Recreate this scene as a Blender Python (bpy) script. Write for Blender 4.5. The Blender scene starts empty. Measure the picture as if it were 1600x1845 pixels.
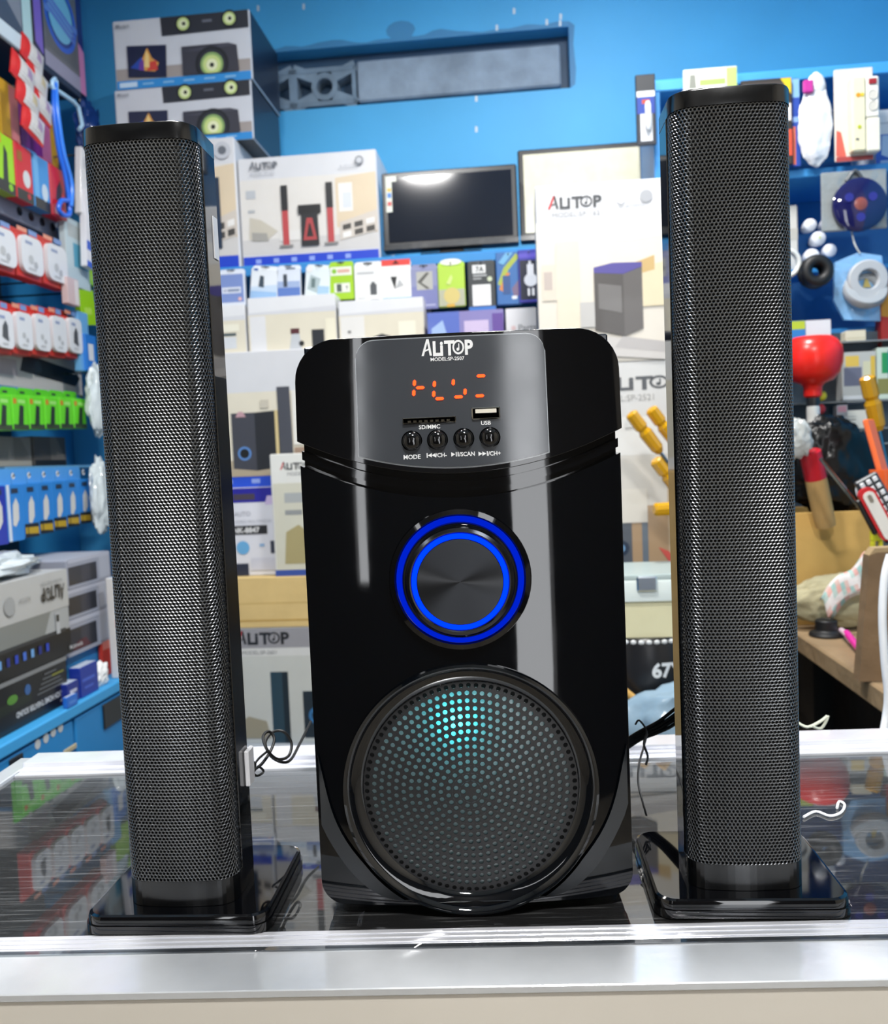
import bpy, bmesh, math, random
from mathutils import Vector, Matrix, noise
random.seed(7)
PI = math.pi
scene = bpy.context.scene
COL = scene.collection

# ---------------------------------------------------------------- camera
FPX, CX, CY = 1600.0, 800.0, 922.5          # focal length in pixels of the 1600x1845 frame
CAM_H = 0.319                                # eye height over the glass counter top (z = 0)
PITCH, YAW, ROLL = math.radians(3.49), math.radians(0.4), math.radians(2.4)
fw = Vector((math.sin(YAW) * math.cos(PITCH), math.cos(YAW) * math.cos(PITCH), -math.sin(PITCH)))
r0 = Vector((math.cos(YAW), -math.sin(YAW), 0))
u0 = r0.cross(fw)
CR = r0 * math.cos(ROLL) - u0 * math.sin(ROLL)
CU = r0 * math.sin(ROLL) + u0 * math.cos(ROLL)
EYE = Vector((0, 0, CAM_H))
cam = bpy.data.cameras.new('camera')
cam.sensor_fit = 'HORIZONTAL'
cam.sensor_width = 36.0
cam.lens = 36.0 * FPX / 1600.0
cam.clip_start = 0.02
cam.clip_end = 60
cam.dof.use_dof = True
cam.dof.focus_distance = 0.63
cam.dof.aperture_fstop = 13.0
cam_o = bpy.data.objects.new('camera', cam)
COL.objects.link(cam_o)
m = Matrix.Identity(4)
for i in range(3):
    m[i][0], m[i][1], m[i][2], m[i][3] = CR[i], CU[i], -fw[i], EYE[i]
cam_o.matrix_world = m
scene.camera = cam_o

# ---------------------------------------------------------------- world, lights, exposure
scene.view_settings.view_transform = 'Standard'
scene.view_settings.look = 'None'
scene.view_settings.gamma = 1.0
scene.view_settings.use_curve_mapping = False
scene.view_settings.exposure = 0.8
world = bpy.data.worlds.new('daylight')
scene.world = world
world.use_nodes = True
bg = world.node_tree.nodes['Background']
bg.inputs[0].default_value = (0.95, 0.97, 1.0, 1)
bg.inputs[1].default_value = 3.0

def area(name, loc, size, power, target=None, col=(1, 0.97, 0.93)):
    l = bpy.data.lights.new(name, 'AREA')
    l.shape = 'RECTANGLE'
    l.size, l.size_y = size
    l.energy = power
    l.color = col
    o = bpy.data.objects.new(name, l)
    COL.objects.link(o)
    o.location = loc
    d = Vector(target if target else (loc[0], loc[1], -1)) - Vector(loc)
    o.rotation_euler = d.to_track_quat('-Z', 'Y').to_euler()
    return o
LAMP_AND_FILLS = [(-.37, .92, 'round white ceiling lamp over the back rail of the counter'), (.45, 1.75, 'round white ceiling lamp over the right of the back room'), (.2, -.55, 'round white ceiling lamp on the customer side')]  # first one mirrors in the monitor; the other two are added fill
for (x, y, lab), pw in zip(LAMP_AND_FILLS, (22, 20, 30)):
    l = area('lamp_and_fill_light', (x, y, 2.005), (.26, .26), pw, None, (1, .98, .95))
    l.data.shape = 'DISK'
# ---------------------------------------------------------------- pixel <-> place helpers
RA = math.radians(-6.0)                      # the room stands turned 6 degrees to the counter
XR = Vector((math.cos(RA), math.sin(RA), 0))
YR = Vector((-math.sin(RA), math.cos(RA), 0))
ZV = Vector((0, 0, 1))
def ray(px, py):
    return fw + CR * ((px - CX) / FPX) + CU * ((CY - py) / FPX)
def hit(px, py, n, dist):
    d = ray(px, py)
    return EYE + d * ((dist - EYE.dot(n)) / d.dot(n))
def hitV(px, py, V):
    p = hit(px, py, YR, V); return p.dot(XR), p.z
def hitU(px, py, U):
    p = hit(px, py, XR, U); return p.dot(YR), p.z
def hitY(px, py, Y):
    p = hit(px, py, Vector((0, 1, 0)), Y); return p.x, p.z
def hitZ(px, py, Z):
    return hit(px, py, ZV, Z)
def room(u, v, z):
    return XR * u + YR * v + ZV * z
def fr_back(u, v, z, rot=0.0, tilt=0.0, roll=0.0):   # face towards the counter
    return Matrix.Translation(room(u, v, z)) @ Matrix.Rotation(RA + math.radians(rot), 4, 'Z') @ Matrix.Rotation(math.radians(tilt), 4, 'X') @ Matrix.Rotation(math.radians(roll), 4, 'Y')
def fr_left(u, v, z, rot=0.0, tilt=0.0, roll=0.0):   # on the left wall, face towards the right
    return Matrix.Translation(room(u, v, z)) @ Matrix.Rotation(RA + PI / 2 + math.radians(rot), 4, 'Z') @ Matrix.Rotation(math.radians(tilt), 4, 'X') @ Matrix.Rotation(math.radians(roll), 4, 'Y')

# ---------------------------------------------------------------- materials (all node based)
_lin = {}
def H(h):
    if isinstance(h, tuple): return h
    if h not in _lin:
        s = h.lstrip('#')
        if len(s) == 3: s = ''.join(a + a for a in s)
        v = []
        for i in (0, 2, 4):
            c = int(s[i:i + 2], 16) / 255
            v.append(c / 12.92 if c <= 0.04045 else ((c + 0.055) / 1.055) ** 2.4)
        _lin[h] = (v[0], v[1], v[2], 1.0)
    return _lin[h]
MATS = {}
def mk(name, rough=0.5, metal=0.0, spec=0.5, coat=0.0, bump=0.0, bscale=60.0, var=0.0, vscale=8.0, rvar=0.0, trans=0.0, alpha=1.0, aniso=0.0, mul=1.0):
    mt = bpy.data.materials.new(name)
    mt.use_nodes = True
    nt = mt.node_tree; N = nt.nodes; L = nt.links
    p = N['Principled BSDF']
    at = N.new('ShaderNodeAttribute'); at.attribute_name = 'col'
    p.inputs['Roughness'].default_value = rough
    p.inputs['Metallic'].default_value = metal
    p.inputs['Specular IOR Level'].default_value = spec
    p.inputs['Coat Weight'].default_value = coat
    p.inputs['Coat Roughness'].default_value = 0.05
    p.inputs['Transmission Weight'].default_value = trans
    p.inputs['Alpha'].default_value = alpha
    p.inputs['Anisotropic'].default_value = aniso
    src = at.outputs['Color']
    tc = N.new('ShaderNodeTexCoord')
    if var > 0:
        nz = N.new('ShaderNodeTexNoise'); nz.inputs['Scale'].default_value = vscale; nz.inputs['Detail'].default_value = 5
        L.new(tc.outputs['Object'], nz.inputs['Vector'])
        mr = N.new('ShaderNodeMapRange'); mr.inputs[1].default_value = 0.3; mr.inputs[2].default_value = 0.7
        mr.inputs[3].default_value = mul * (1 - var); mr.inputs[4].default_value = mul * (1 + var * 0.4)
        L.new(nz.outputs['Fac'], mr.inputs[0])
        mx = N.new('ShaderNodeVectorMath'); mx.operation = 'SCALE'
        L.new(src, mx.inputs[0]); L.new(mr.outputs[0], mx.inputs['Scale'])
        src = mx.outputs[0]
    L.new(src, p.inputs['Base Color'])
    if rvar > 0:
        nr = N.new('ShaderNodeTexNoise'); nr.inputs['Scale'].default_value = 35; nr.inputs['Detail'].default_value = 6
        L.new(tc.outputs['Object'], nr.inputs['Vector'])
        m2 = N.new('ShaderNodeMapRange'); m2.inputs[3].default_value = max(0, rough - rvar); m2.inputs[4].default_value = rough + rvar
        L.new(nr.outputs['Fac'], m2.inputs[0]); L.new(m2.outputs[0], p.inputs['Roughness'])
    if bump > 0:
        nb = N.new('ShaderNodeTexNoise'); nb.inputs['Scale'].default_value = bscale; nb.inputs['Detail'].default_value = 4
        L.new(tc.outputs['Object'], nb.inputs['Vector'])
        b = N.new('ShaderNodeBump'); b.inputs['Strength'].default_value = bump; b.inputs['Distance'].default_value = 0.01
        L.new(nb.outputs['Fac'], b.inputs['Height']); L.new(b.outputs[0], p.inputs['Normal'])
    MATS[name] = mt
    return mt
mk('carton', 0.4, coat=0.15, var=0.03, vscale=14, mul=0.84)
mk('kraft', 0.85, var=0.12, vscale=9, bump=0.08, bscale=40)
mk('plastic', 0.28, var=0.03, vscale=20)
mk('matte', 0.75, var=0.08, vscale=12)
mk('rubber', 0.5, var=0.05)
mk('screen', 0.07, spec=0.9)
mk('gloss', 0.035, spec=0.75, rvar=0.03)
mk('satin', 0.2, spec=0.7, rvar=0.06, var=0.1, vscale=25)
mk('plate', 0.13, spec=1.0, rvar=0.06)
mk('slate', 0.42, spec=0.9)
mk('grille', 0.3, metal=1.0, rvar=0.05)
mk('wgrille', 0.5, spec=0.6)
mk('alu', 0.17, metal=0.42, rvar=0.09, var=0.06, vscale=30, bump=0.015, bscale=120)
mk('chrome', 0.12, metal=1.0)
mk('wood', 0.8, var=0.3, vscale=7, bump=0.3, bscale=30)
mk('paint', 0.5, var=0.1, vscale=3, bump=0.05, bscale=25)
mk('wallpaint', 0.55, var=0.16, vscale=1.6, bump=0.08, bscale=18)
mk('concrete', 0.85, var=0.28, vscale=10, bump=0.35, bscale=35)
mk('film', 0.12, spec=0.9, bump=0.9, bscale=16)
mk('bagfilm', 0.22, spec=0.45, bump=0.35, bscale=14)
mk('cloth', 0.9, var=0.1, bump=0.15, bscale=80)
mk('amber', 0.12, trans=0.25, spec=0.7)
mk('brushed', 0.32, metal=1.0, aniso=0.9)

def emit(name, col, strength):
    mt = bpy.data.materials.new(name); mt.use_nodes = True
    nt = mt.node_tree; nt.nodes.remove(nt.nodes['Principled BSDF'])
    e = nt.nodes.new('ShaderNodeEmission'); e.inputs[0].default_value = col; e.inputs[1].default_value = strength
    nt.links.new(e.outputs[0], nt.nodes['Material Output'].inputs[0]); MATS[name] = mt
emit('led_red', (1.0, 0.045, 0.008, 1), 3.0)
emit('led_blue', (0.0, 0.02, 1.0, 1), 1.9)
emit('led_blue_soft', (0.0, 0.02, 0.8, 1), 0.45)
emit('led_cyan', (0.05, 0.9, 1.0, 1), 6.0)
emit('lamp_white', (1, 0.98, 0.95, 1), 9.0)

def glassy(name, ior, tint, rough=0.0, haze=0.0, scratch=False):
    mt = bpy.data.materials.new(name); mt.use_nodes = True
    nt = mt.node_tree; N = nt.nodes; L = nt.links
    N.remove(N['Principled BSDF'])
    tr = N.new('ShaderNodeBsdfTransparent'); tr.inputs[0].default_value = tint
    gl = N.new('ShaderNodeBsdfGlossy'); gl.inputs['Roughness'].default_value = rough
    fr = N.new('ShaderNodeFresnel'); fr.inputs['IOR'].default_value = ior
    mx = N.new('ShaderNodeMixShader')
    L.new(fr.outputs[0], mx.inputs[0]); L.new(tr.outputs[0], mx.inputs[1]); L.new(gl.outputs[0], mx.inputs[2])
    out = mx
    if haze > 0:
        df = N.new('ShaderNodeBsdfDiffuse'); df.inputs[0].default_value = (0.9, 0.92, 0.95, 1)
        m2 = N.new('ShaderNodeMixShader'); m2.inputs[0].default_value = haze
        L.new(mx.outputs[0], m2.inputs[1]); L.new(df.outputs[0], m2.inputs[2])
        if scratch:
            tc = N.new('ShaderNodeTexCoord'); mp = N.new('ShaderNodeMapping')
            mp.inputs['Scale'].default_value = (3, 60, 1); mp.inputs['Rotation'].default_value = (0, 0, 0.6)
            nz = N.new('ShaderNodeTexNoise'); nz.inputs['Scale'].default_value = 5; nz.inputs['Detail'].default_value = 8
            mr = N.new('ShaderNodeMapRange'); mr.inputs[1].default_value = 0.55; mr.inputs[2].default_value = 0.8
            mr.inputs[3].default_value = haze * 0.4; mr.inputs[4].default_value = haze * 3.5
            L.new(tc.outputs['Object'], mp.inputs[0]); L.new(mp.outputs[0], nz.inputs['Vector'])
            L.new(nz.outputs['Fac'], mr.inputs[0]); L.new(mr.outputs[0], m2.inputs[0])
        out = m2
    L.new(out.outputs[0], N['Material Output'].inputs[0]); MATS[name] = mt
glassy('counter_glass', 2.3, (0.86, 0.9, 0.92, 1), 0.015, 0.035, True)
glassy('clear', 1.5, (0.9, 0.93, 0.95, 1), 0.08, 0.12)
def membrane():
    mt = bpy.data.materials.new('membrane'); mt.use_nodes = True
    nt = mt.node_tree; N = nt.nodes; L = nt.links; N.remove(N['Principled BSDF'])
    d = N.new('ShaderNodeBsdfDiffuse'); d.inputs[0].default_value = (0.55, 0.57, 0.58, 1)
    t = N.new('ShaderNodeBsdfTranslucent'); t.inputs[0].default_value = (0.6, 0.6, 0.6, 1)
    mx = N.new('ShaderNodeMixShader'); mx.inputs[0].default_value = 0.5
    L.new(d.outputs[0], mx.inputs[1]); L.new(t.outputs[0], mx.inputs[2])
    g = N.new('ShaderNodeBsdfGlossy'); g.inputs['Roughness'].default_value = 0.35
    m2 = N.new('ShaderNodeMixShader'); m2.inputs[0].default_value = 0.12
    L.new(mx.outputs[0], m2.inputs[1]); L.new(g.outputs[0], m2.inputs[2])
    L.new(m2.outputs[0], N['Material Output'].inputs[0]); MATS['membrane'] = mt
membrane()

# ---------------------------------------------------------------- mesh building
_txt = {}
def text_geo(s, bold=0.0, shear=0.0):
    k = (s, bold, shear)
    if k not in _txt:
        c = bpy.data.curves.new('t', 'FONT')
        c.body = s; c.size = 1.0; c.offset = bold; c.shear = shear
        c.resolution_u = 3; c.fill_mode = 'FRONT'
        o = bpy.data.objects.new('t', c)
        me = bpy.data.meshes.new_from_object(o)
        vs = [(v.co.x, v.co.y) for v in me.vertices]
        fs = [tuple(p.vertices) for p in me.polygons]
        bpy.data.objects.remove(o); bpy.data.curves.remove(c); bpy.data.meshes.remove(me)
        if vs:
            x0 = min(v[0] for v in vs); x1 = max(v[0] for v in vs)
        else: x0 = x1 = 0
        _txt[k] = (vs, fs, x0, x1)
    return _txt[k]
CAPH = 0.73
def rr(x0, z0, x1, z1, r, n=4, corners=(1, 1, 1, 1)):
    pts = []
    for (cx, cz, a, on) in ((x1 - r, z0 + r, -90, corners[0]), (x1 - r, z1 - r, 0, corners[1]), (x0 + r, z1 - r, 90, corners[2]), (x0 + r, z0 + r, 180, corners[3])):
        if on:
            for i in range(n + 1):
                t = math.radians(a + 90 * i / n)
                pts.append((cx + r * math.cos(t), cz + r * math.sin(t)))
        else:
            t = math.radians(a + 45)
            pts.append((cx + r * math.copysign(1, math.cos(t)), cz + r * math.copysign(1, math.sin(t))))
    return pts
def circ(cx, cz, rx, rz=None, n=20, a0=0.0):
    rz = rx if rz is None else rz
    return [(cx + rx * math.cos(a0 + 2 * PI * i / n), cz + rz * math.sin(a0 + 2 * PI * i / n)) for i in range(n)]
class MB:
    def __init__(s):
        s.v = []; s.f = []; s.c = []; s.sm = []
    def add(s, vs, fs, col, smooth=False):
        b = len(s.v); s.v.extend([tuple(v) for v in vs])
        c = H(col)
        for f in fs:
            s.f.append(tuple(b + i for i in f)); s.c.append(c); s.sm.append(smooth)
        return s
    def box(s, x0, x1, y0, y1, z0, z1, col, b=0.0, cols=None):
        """chamfered box; cols: overrides for faces 'x-','x+','y-','y+','z-','z+'"""
        lo = (x0, y0, z0); hi = (x1, y1, z1)
        b = min(b, 0.45 * min(x1 - x0, y1 - y0, z1 - z0))
        names = {(0, -1): 'x-', (0, 1): 'x+', (1, -1): 'y-', (1, 1): 'y+', (2, -1): 'z-', (2, 1): 'z+'}
        cen = Vector(((x0 + x1) / 2, (y0 + y1) / 2, (z0 + z1) / 2))
        vs = []; idx = {}
        for sx in (-1, 1):
            for sy in (-1, 1):
                for sz in (-1, 1):
                    sg = (sx, sy, sz)
                    P = [lo[a] if sg[a] < 0 else hi[a] for a in range(3)]
                    if b <= 0:
                        for a in range(3): idx[(sg, a)] = len(vs)
                        vs.append(tuple(P))
                    else:
                        for a in range(3):
                            q = [P[k] - (sg[k] * b if k != a else 0) for k in range(3)]
                            idx[(sg, a)] = len(vs); vs.append(tuple(q))
        def S(a, sa, bb, sb, c, sc):
            t = [0, 0, 0]; t[a] = sa; t[bb] = sb; t[c] = sc; return tuple(t)
        out = []
        for a in range(3):
            bb, cc = (a + 1) % 3, (a + 2) % 3
            for sa in (-1, 1):
                q = [idx[(S(a, sa, bb, i, cc, j), a)] for i, j in ((-1, -1), (1, -1), (1, 1), (-1, 1))]
                out.append((q, (cols or {}).get(names[(a, sa)], col)))
        if b > 0:
            for a, bb, cc in ((0, 1, 2), (1, 2, 0), (2, 0, 1)):
                for sa in (-1, 1):
                    for sb in (-1, 1):
                        q = [idx[(S(a, sa, bb, sb, cc, -1), a)], idx[(S(a, sa, bb, sb, cc, 1), a)], idx[(S(a, sa, bb, sb, cc, 1), bb)], idx[(S(a, sa, bb, sb, cc, -1), bb)]]
                        out.append((q, col))
            for sx in (-1, 1):
                for sy in (-1, 1):
                    for sz in (-1, 1):
                        out.append(([idx[((sx, sy, sz), a)] for a in range(3)], col))
        base = len(s.v); s.v.extend(vs)
        for q, c in out:
            p = [Vector(vs[i]) for i in q]
            n = (p[1] - p[0]).cross(p[2] - p[0])
            mid = sum(p, Vector()) / len(p)
            if n.dot(mid - cen) < 0: q = q[::-1]
            s.f.append(tuple(base + i for i in q)); s.c.append(H(c)); s.sm.append(False)
        return s
    def prism(s, pts, y0, y1, col, side=None, smooth=False):
        """polygon in x,z (counter-clockwise) from y0 (front) to y1 (back)"""
        n = len(pts)
        s.add([(x, y0, z) for x, z in pts], [tuple(range(n))], col)
        s.add([(x, y1, z) for x, z in pts], [tuple(range(n))[::-1]], side or col)
        vs = [(x, y0, z) for x, z in pts] + [(x, y1, z) for x, z in pts]
        s.add(vs, [(i, n + i, n + (i + 1) % n, (i + 1) % n) for i in range(n)], side or col, smooth)
        return s
    def slab(s, pts, z0, z1, col, smooth=False, bev=0.0):
        """polygon in x,y (counter-clockwise) from z0 up to z1, top edge chamfered"""
        n = len(pts)
        cx = sum(p[0] for p in pts) / n; cy = sum(p[1] for p in pts) / n
        def sc(p, d):
            v = Vector((p[0] - cx, p[1] - cy)); l = v.length
            return (cx + v.x * (l - d) / l, cy + v.y * (l - d) / l)
        rings = [[(x, y, z0) for x, y in pts]]
        if bev > 0:
            rings.append([(x, y, z1 - bev) for x, y in pts])
            rings.append([(*sc(p, bev * 0.3), z1 - bev * 0.3) for p in pts])
            rings.append([(*sc(p, bev), z1) for p in pts])
        else: rings.append([(x, y, z1) for x, y in pts])
        vs = [v for r in rings for v in r]
        fs = []
        for k in range(len(rings) - 1):
            for i in range(n):
                j = (i + 1) % n
                fs.append((k * n + i, k * n + j, (k + 1) * n + j, (k + 1) * n + i))
        s.add(vs, fs, col, smooth)
        s.add(rings[-1], [tuple(range(n))], col)
        s.add(rings[0], [tuple(range(n))[::-1]], col)
        return s
    def lathe(s, prof, col, n=24, M=None, smooth=True, cols=None, cap=True):
        """prof: list of (r, h) turned round the local z axis; M places it"""
        M = M or Matrix.Identity(4)
        if cols is None:
            vs = []
            for r_, h_ in prof:
                for i in range(n):
                    a = 2 * PI * i / n
                    vs.append(M @ Vector((r_ * math.cos(a), r_ * math.sin(a), h_)))
            s.add(vs, [(k * n + i, k * n + (i + 1) % n, (k + 1) * n + (i + 1) % n, (k + 1) * n + i) for k in range(len(prof) - 1) for i in range(n)], col, smooth)
        if cap:
            for (r, h), flip in ((prof[0], True), (prof[-1], False)):
                if r > 1e-6:
                    vs = [M @ Vector((r * math.cos(2 * PI * i / n), r * math.sin(2 * PI * i / n), h)) for i in range(n)]
                    s.add(vs, [tuple(range(n))[::-1] if flip else tuple(range(n))], cols[-1 if not flip else 0] if cols else col)
        return s
    def tube(s, pts, r, col, n=8, closed=False, sub=4):
        P = [Vector(p) for p in pts]
        if sub > 1:
            Q = []; m_ = len(P)
            rng = range(m_ if closed else m_ - 1)
            for i in rng:
                if closed: a, b, c, d = P[(i - 1) % m_], P[i], P[(i + 1) % m_], P[(i + 2) % m_]
                else: a, b, c, d = P[max(i - 1, 0)], P[i], P[i + 1], P[min(i + 2, m_ - 1)]
                for k in range(sub):
                    t = k / sub
                    Q.append(0.5 * ((2 * b) + (c - a) * t + (2 * a - 5 * b + 4 * c - d) * t * t + (3 * b - a - 3 * c + d) * t ** 3))
            if not closed: Q.append(P[-1])
            P = Q
        m_ = len(P); vs = []; up = None
        for i in range(m_):
            d = (P[(i + 1) % m_] - P[(i - 1) % m_]) if closed else (P[min(i + 1, m_ - 1)] - P[max(i - 1, 0)])
            if d.length < 1e-9: d = Vector((0, 0, 1))
            d.normalize()
            if up is None:
                up = Vector((0, 0, 1)) if abs(d.z) < 0.9 else Vector((1, 0, 0))
            e = d.cross(up)
            if e.length < 1e-6: e = d.orthogonal()
            e.normalize(); up = e.cross(d).normalized()
            for k in range(n):
                a = 2 * PI * k / n
                vs.append(P[i] + (e * math.cos(a) + up * math.sin(a)) * r)
        fs = []
        for i in range(m_ if closed else m_ - 1):
            j = (i + 1) % m_
            for k in range(n):
                fs.append((i * n + k, i * n + (k + 1) % n, j * n + (k + 1) % n, j * n + k))
        if not closed:
            fs.append(tuple(range(n))[::-1]); fs.append(tuple((m_ - 1) * n + k for k in range(n)))
        s.add(vs, fs, col, True)
        return s
    def blob(s, c, rad, col, seed=0, amp=0.25, freq=2.2, sub=4, flat=None, fold=0.0):
        bm = bmesh.new()
        bmesh.ops.create_icosphere(bm, subdivisions=sub, radius=1)
        off = Vector((seed * 3.1, seed * 1.7, seed * 0.9))
        vs = []
        for v in bm.verts:
            p = v.co.copy()
            k = 1 + amp * noise.noise(p * freq + off) + amp * 0.5 * noise.noise(p * freq * 2.3 + off)
            if fold: k += fold * abs(noise.noise(Vector((p.x * 5, p.y * 5, p.z * 1.5)) + off))
            q = Vector((c[0] + p.x * rad[0] * k, c[1] + p.y * rad[1] * k, c[2] + p.z * rad[2] * k))
            if flat is not None: q.z = max(q.z, flat)
            vs.append(q)
        bm.verts.ensure_lookup_table()
        fs = [tuple(v.index for v in f.verts) for f in bm.faces]
        bm.free()
        s.add(vs, fs, col, True)
        return s
    def text(s, t, x, z, h, col, mp, align='c', bold=0.0, shear=0.0, rot=0.0, wide=1.0):
        vs, fs, x0, x1 = text_geo(t, bold, shear)
        k = h / CAPH
        ox = {'c': -(x0 + x1) / 2, 'l': -x0, 'r': -x1}[align]
        ca, sa = math.cos(rot), math.sin(rot)
        pts = []
        for a, b in vs:
            X = (a + ox) * k * wide; Z = b * k
            pts.append(mp(x + X * ca - Z * sa, z + X * sa + Z * ca))
        s.add(pts, fs, col)
        return s
    def build(s, name, mat, parent=None, M=None, bevel=0.0, kind=None):
        me = bpy.data.meshes.new(name)
        me.from_pydata(s.v, [], s.f)
        a = me.attributes.new('col', 'FLOAT_COLOR', 'FACE')
        a.data.foreach_set('color', [x for c in s.c for x in c])
        me.polygons.foreach_set('use_smooth', s.sm)
        me.materials.append(MATS[mat] if isinstance(mat, str) else mat)
        me.update()
        if any(s.sm): me.set_sharp_from_angle(angle=math.radians(38))
        o = bpy.data.objects.new(name, me)
        COL.objects.link(o)
        if parent is not None: o.parent = parent
        if M is not None: o.matrix_local = M
        if bevel > 0:
            bv = o.modifiers.new('bevel', 'BEVEL'); bv.width = bevel; bv.segments = 3; bv.limit_method = 'ANGLE'; bv.angle_limit = math.radians(40)
        if kind: o['kind'] = kind
        return o
def thing(name, label, cat, M=None, group=None):
    o = bpy.data.objects.new(name, None)
    o.empty_display_size = 0.05
    COL.objects.link(o)
    if M is not None: o.matrix_world = M
    o['label'] = label; o['category'] = cat
    if group: o['group'] = group
    return o
def tag(o, label, cat, group=None):
    o['label'] = label; o['category'] = cat
    if group: o['group'] = group
    return o
def flat(y=0.0):
    return lambda x, z: (x, y, z)

class PR:
    """flat print on the front of a package: everything in fractions of its width and height"""
    def __init__(s, w, h, y=0.0, base=None):
        s.w, s.h, s.y, s.k, s.mb = w, h, y, 1, MB()
        if base: s.r(.008, .006, .992, .994, base)
    def mp(s, u, v):
        return (-s.w / 2 + u * s.w, s.y - 0.00018 * s.k, v * s.h)
    def p(s, pts, col):
        s.mb.add([s.mp(u, v) for u, v in pts], [tuple(range(len(pts)))], col); s.k += 1; return s
    def r(s, u0, v0, u1, v1, col):
        return s.p([(u0, v0), (u1, v0), (u1, v1), (u0, v1)], col)
    def e(s, u, v, ru, col, n=20, sq=1.0, vmin=0.0):
        return s.p([(u + ru * math.cos(2 * PI * i / n), max(vmin, v + sq * ru * s.w / s.h * math.sin(2 * PI * i / n))) for i in range(n)], col)
    def t(s, t, u, v, hv, col, align='l', bold=0.0, shear=0.0, rot=0.0, wide=1.0):
        s.k += 1
        y = s.y - 0.00018 * s.k
        s.mb.text(t, -s.w / 2 + u * s.w, v * s.h, hv * s.h, col, lambda x, z: (x, y, z), align, bold, shear, rot, wide); return s
    def logo(s, u, v, hv, col='#30343a', red='#d8262c', wide=1.0, rot=0.0, sub=None):
        """the maker's mark: slanted two-stroke A, then LiTOP with a note in the O"""
        s.k += 1
        y = s.y - 0.00018 * s.k; hh = hv * s.h
        ca, sa = math.cos(rot), math.sin(rot)
        bx, bz = -s.w / 2 + u * s.w, v * s.h
        def mp(x, z):
            x *= wide
            return (bx + x * ca - z * sa, y, bz + x * sa + z * ca)
        q = [(-0.04, 0.0), (0.16, 0.0), (0.6, 1.15), (0.42, 1.15)]
        s.mb.add([mp(a * hh, b * hh) for a, b in q], [(0, 1, 2, 3)], red)
        q = [(0.44, 1.15), (0.62, 1.15), (0.86, 0.0), (0.66, 0.0)]
        s.mb.add([mp(a * hh, b * hh) for a, b in q], [(0, 1, 2, 3)], col)
        q = [(0.28, 0.28), (0.62, 0.40), (0.62, 0.52), (0.26, 0.38)]
        s.mb.add([mp(a * hh, b * hh) for a, b in q], [(0, 1, 2, 3)], col)
        x = 0.95
        for ch, adv in (('L', 0.62), ('i', 0.36), ('T', 0.78), ('O', 0.98), ('P', 0.7)):
            if ch == 'O':
                for k in range(24):
                    a, b = 2 * PI * k / 24, 2 * PI * (k + 1) / 24
                    s.mb.add([mp(hh * (x + 0.42 + rr_ * math.cos(t_)), hh * (0.5 + rr_ * math.sin(t_))) for rr_, t_ in ((0.5, a), (0.5, b), (0.36, b), (0.36, a))], [(0, 1, 2, 3)], col)
                s.mb.add([mp(hh * (x + 0.45 + a), hh * (0.5 + b)) for a, b in ((-0.02, -0.2), (0.06, -0.2), (0.06, 0.26), (-0.02, 0.26))], [(0, 1, 2, 3)], col)
                s.mb.add([mp(hh * (x + 0.38 + 0.13 * math.cos(i)), hh * (0.36 + 0.12 * math.sin(i))) for i in (0, 1, 2, 3, 4, 5)], [(0, 1, 2, 3, 4, 5)], col)
            else:
                s.mb.text(ch, x * hh, 0, hh, col, mp, 'l', 0.04)
            x += adv
        return s
    def done(s, parent, name='printed_front', mat='carton'):
        return s.mb.build(name, mat, parent)

# ================================================================ THE ROOM
FLOOR, CEIL = -0.95, 2.06
UL, UR, VB, VF = -1.62, 1.55, 3.05, -1.7
RM = Matrix.Rotation(RA, 4, 'Z')             # room frame: x = u, y = v
def struct(name, mb, mat, M=RM):
    o = mb.build(name, mat, None, M); o['kind'] = 'structure'; return o
struct('floor', MB().box(UL - .1, UR + .1, VF, VB + .1, FLOOR - .1, FLOOR, '#8d8578'), 'concrete')
struct('ceiling', MB().box(UL - .1, UR + .1, VF, VB + .1, CEIL, CEIL + .1, '#dfe6ea'), 'paint')
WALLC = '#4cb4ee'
# back wall with a sunk band holding a pierced block and a plain slab
ra = hitV(300, 95, VB)[0]; rb = hitV(1026, 100, VB)[0]
rz1 = hitV(750, 72, VB)[1]; rz0 = hitV(750, 181, VB)[1]
wb = MB()
wb.box(UL - .1, ra, VB, VB + .12, FLOOR, CEIL, WALLC)
wb.box(rb, UR + .1, VB, VB + .12, FLOOR, CEIL, WALLC)
wb.box(ra, rb, VB, VB + .12, FLOOR, rz0, WALLC)
wb.box(ra, rb, VB, VB + .12, rz1, CEIL, WALLC)
wb.box(ra, rb, VB + .07, VB + .12, rz0, rz1, '#2a4f70')
wall_back = struct('wall_back', wb, 'wallpaint')
rm = hitV(640, 140, VB)[0]; rt = hitV(840, 92, VB)[1]
MB().box(rm + .005, rb - .03, VB + .003, VB + .07, rz0 + .012, rt, '#93a4b6', .006).build('plain_slab', 'concrete', wall_back)
MB().box(ra, rb, VB + .03, VB + .07, rz0, rz0 + .012, '#4b5a68').build('slab_ledge', 'concrete', wall_back)
bl = rt - rz0 - .02; bw = (rm - ra) / 3.0
bz = rz0 + .012
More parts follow.
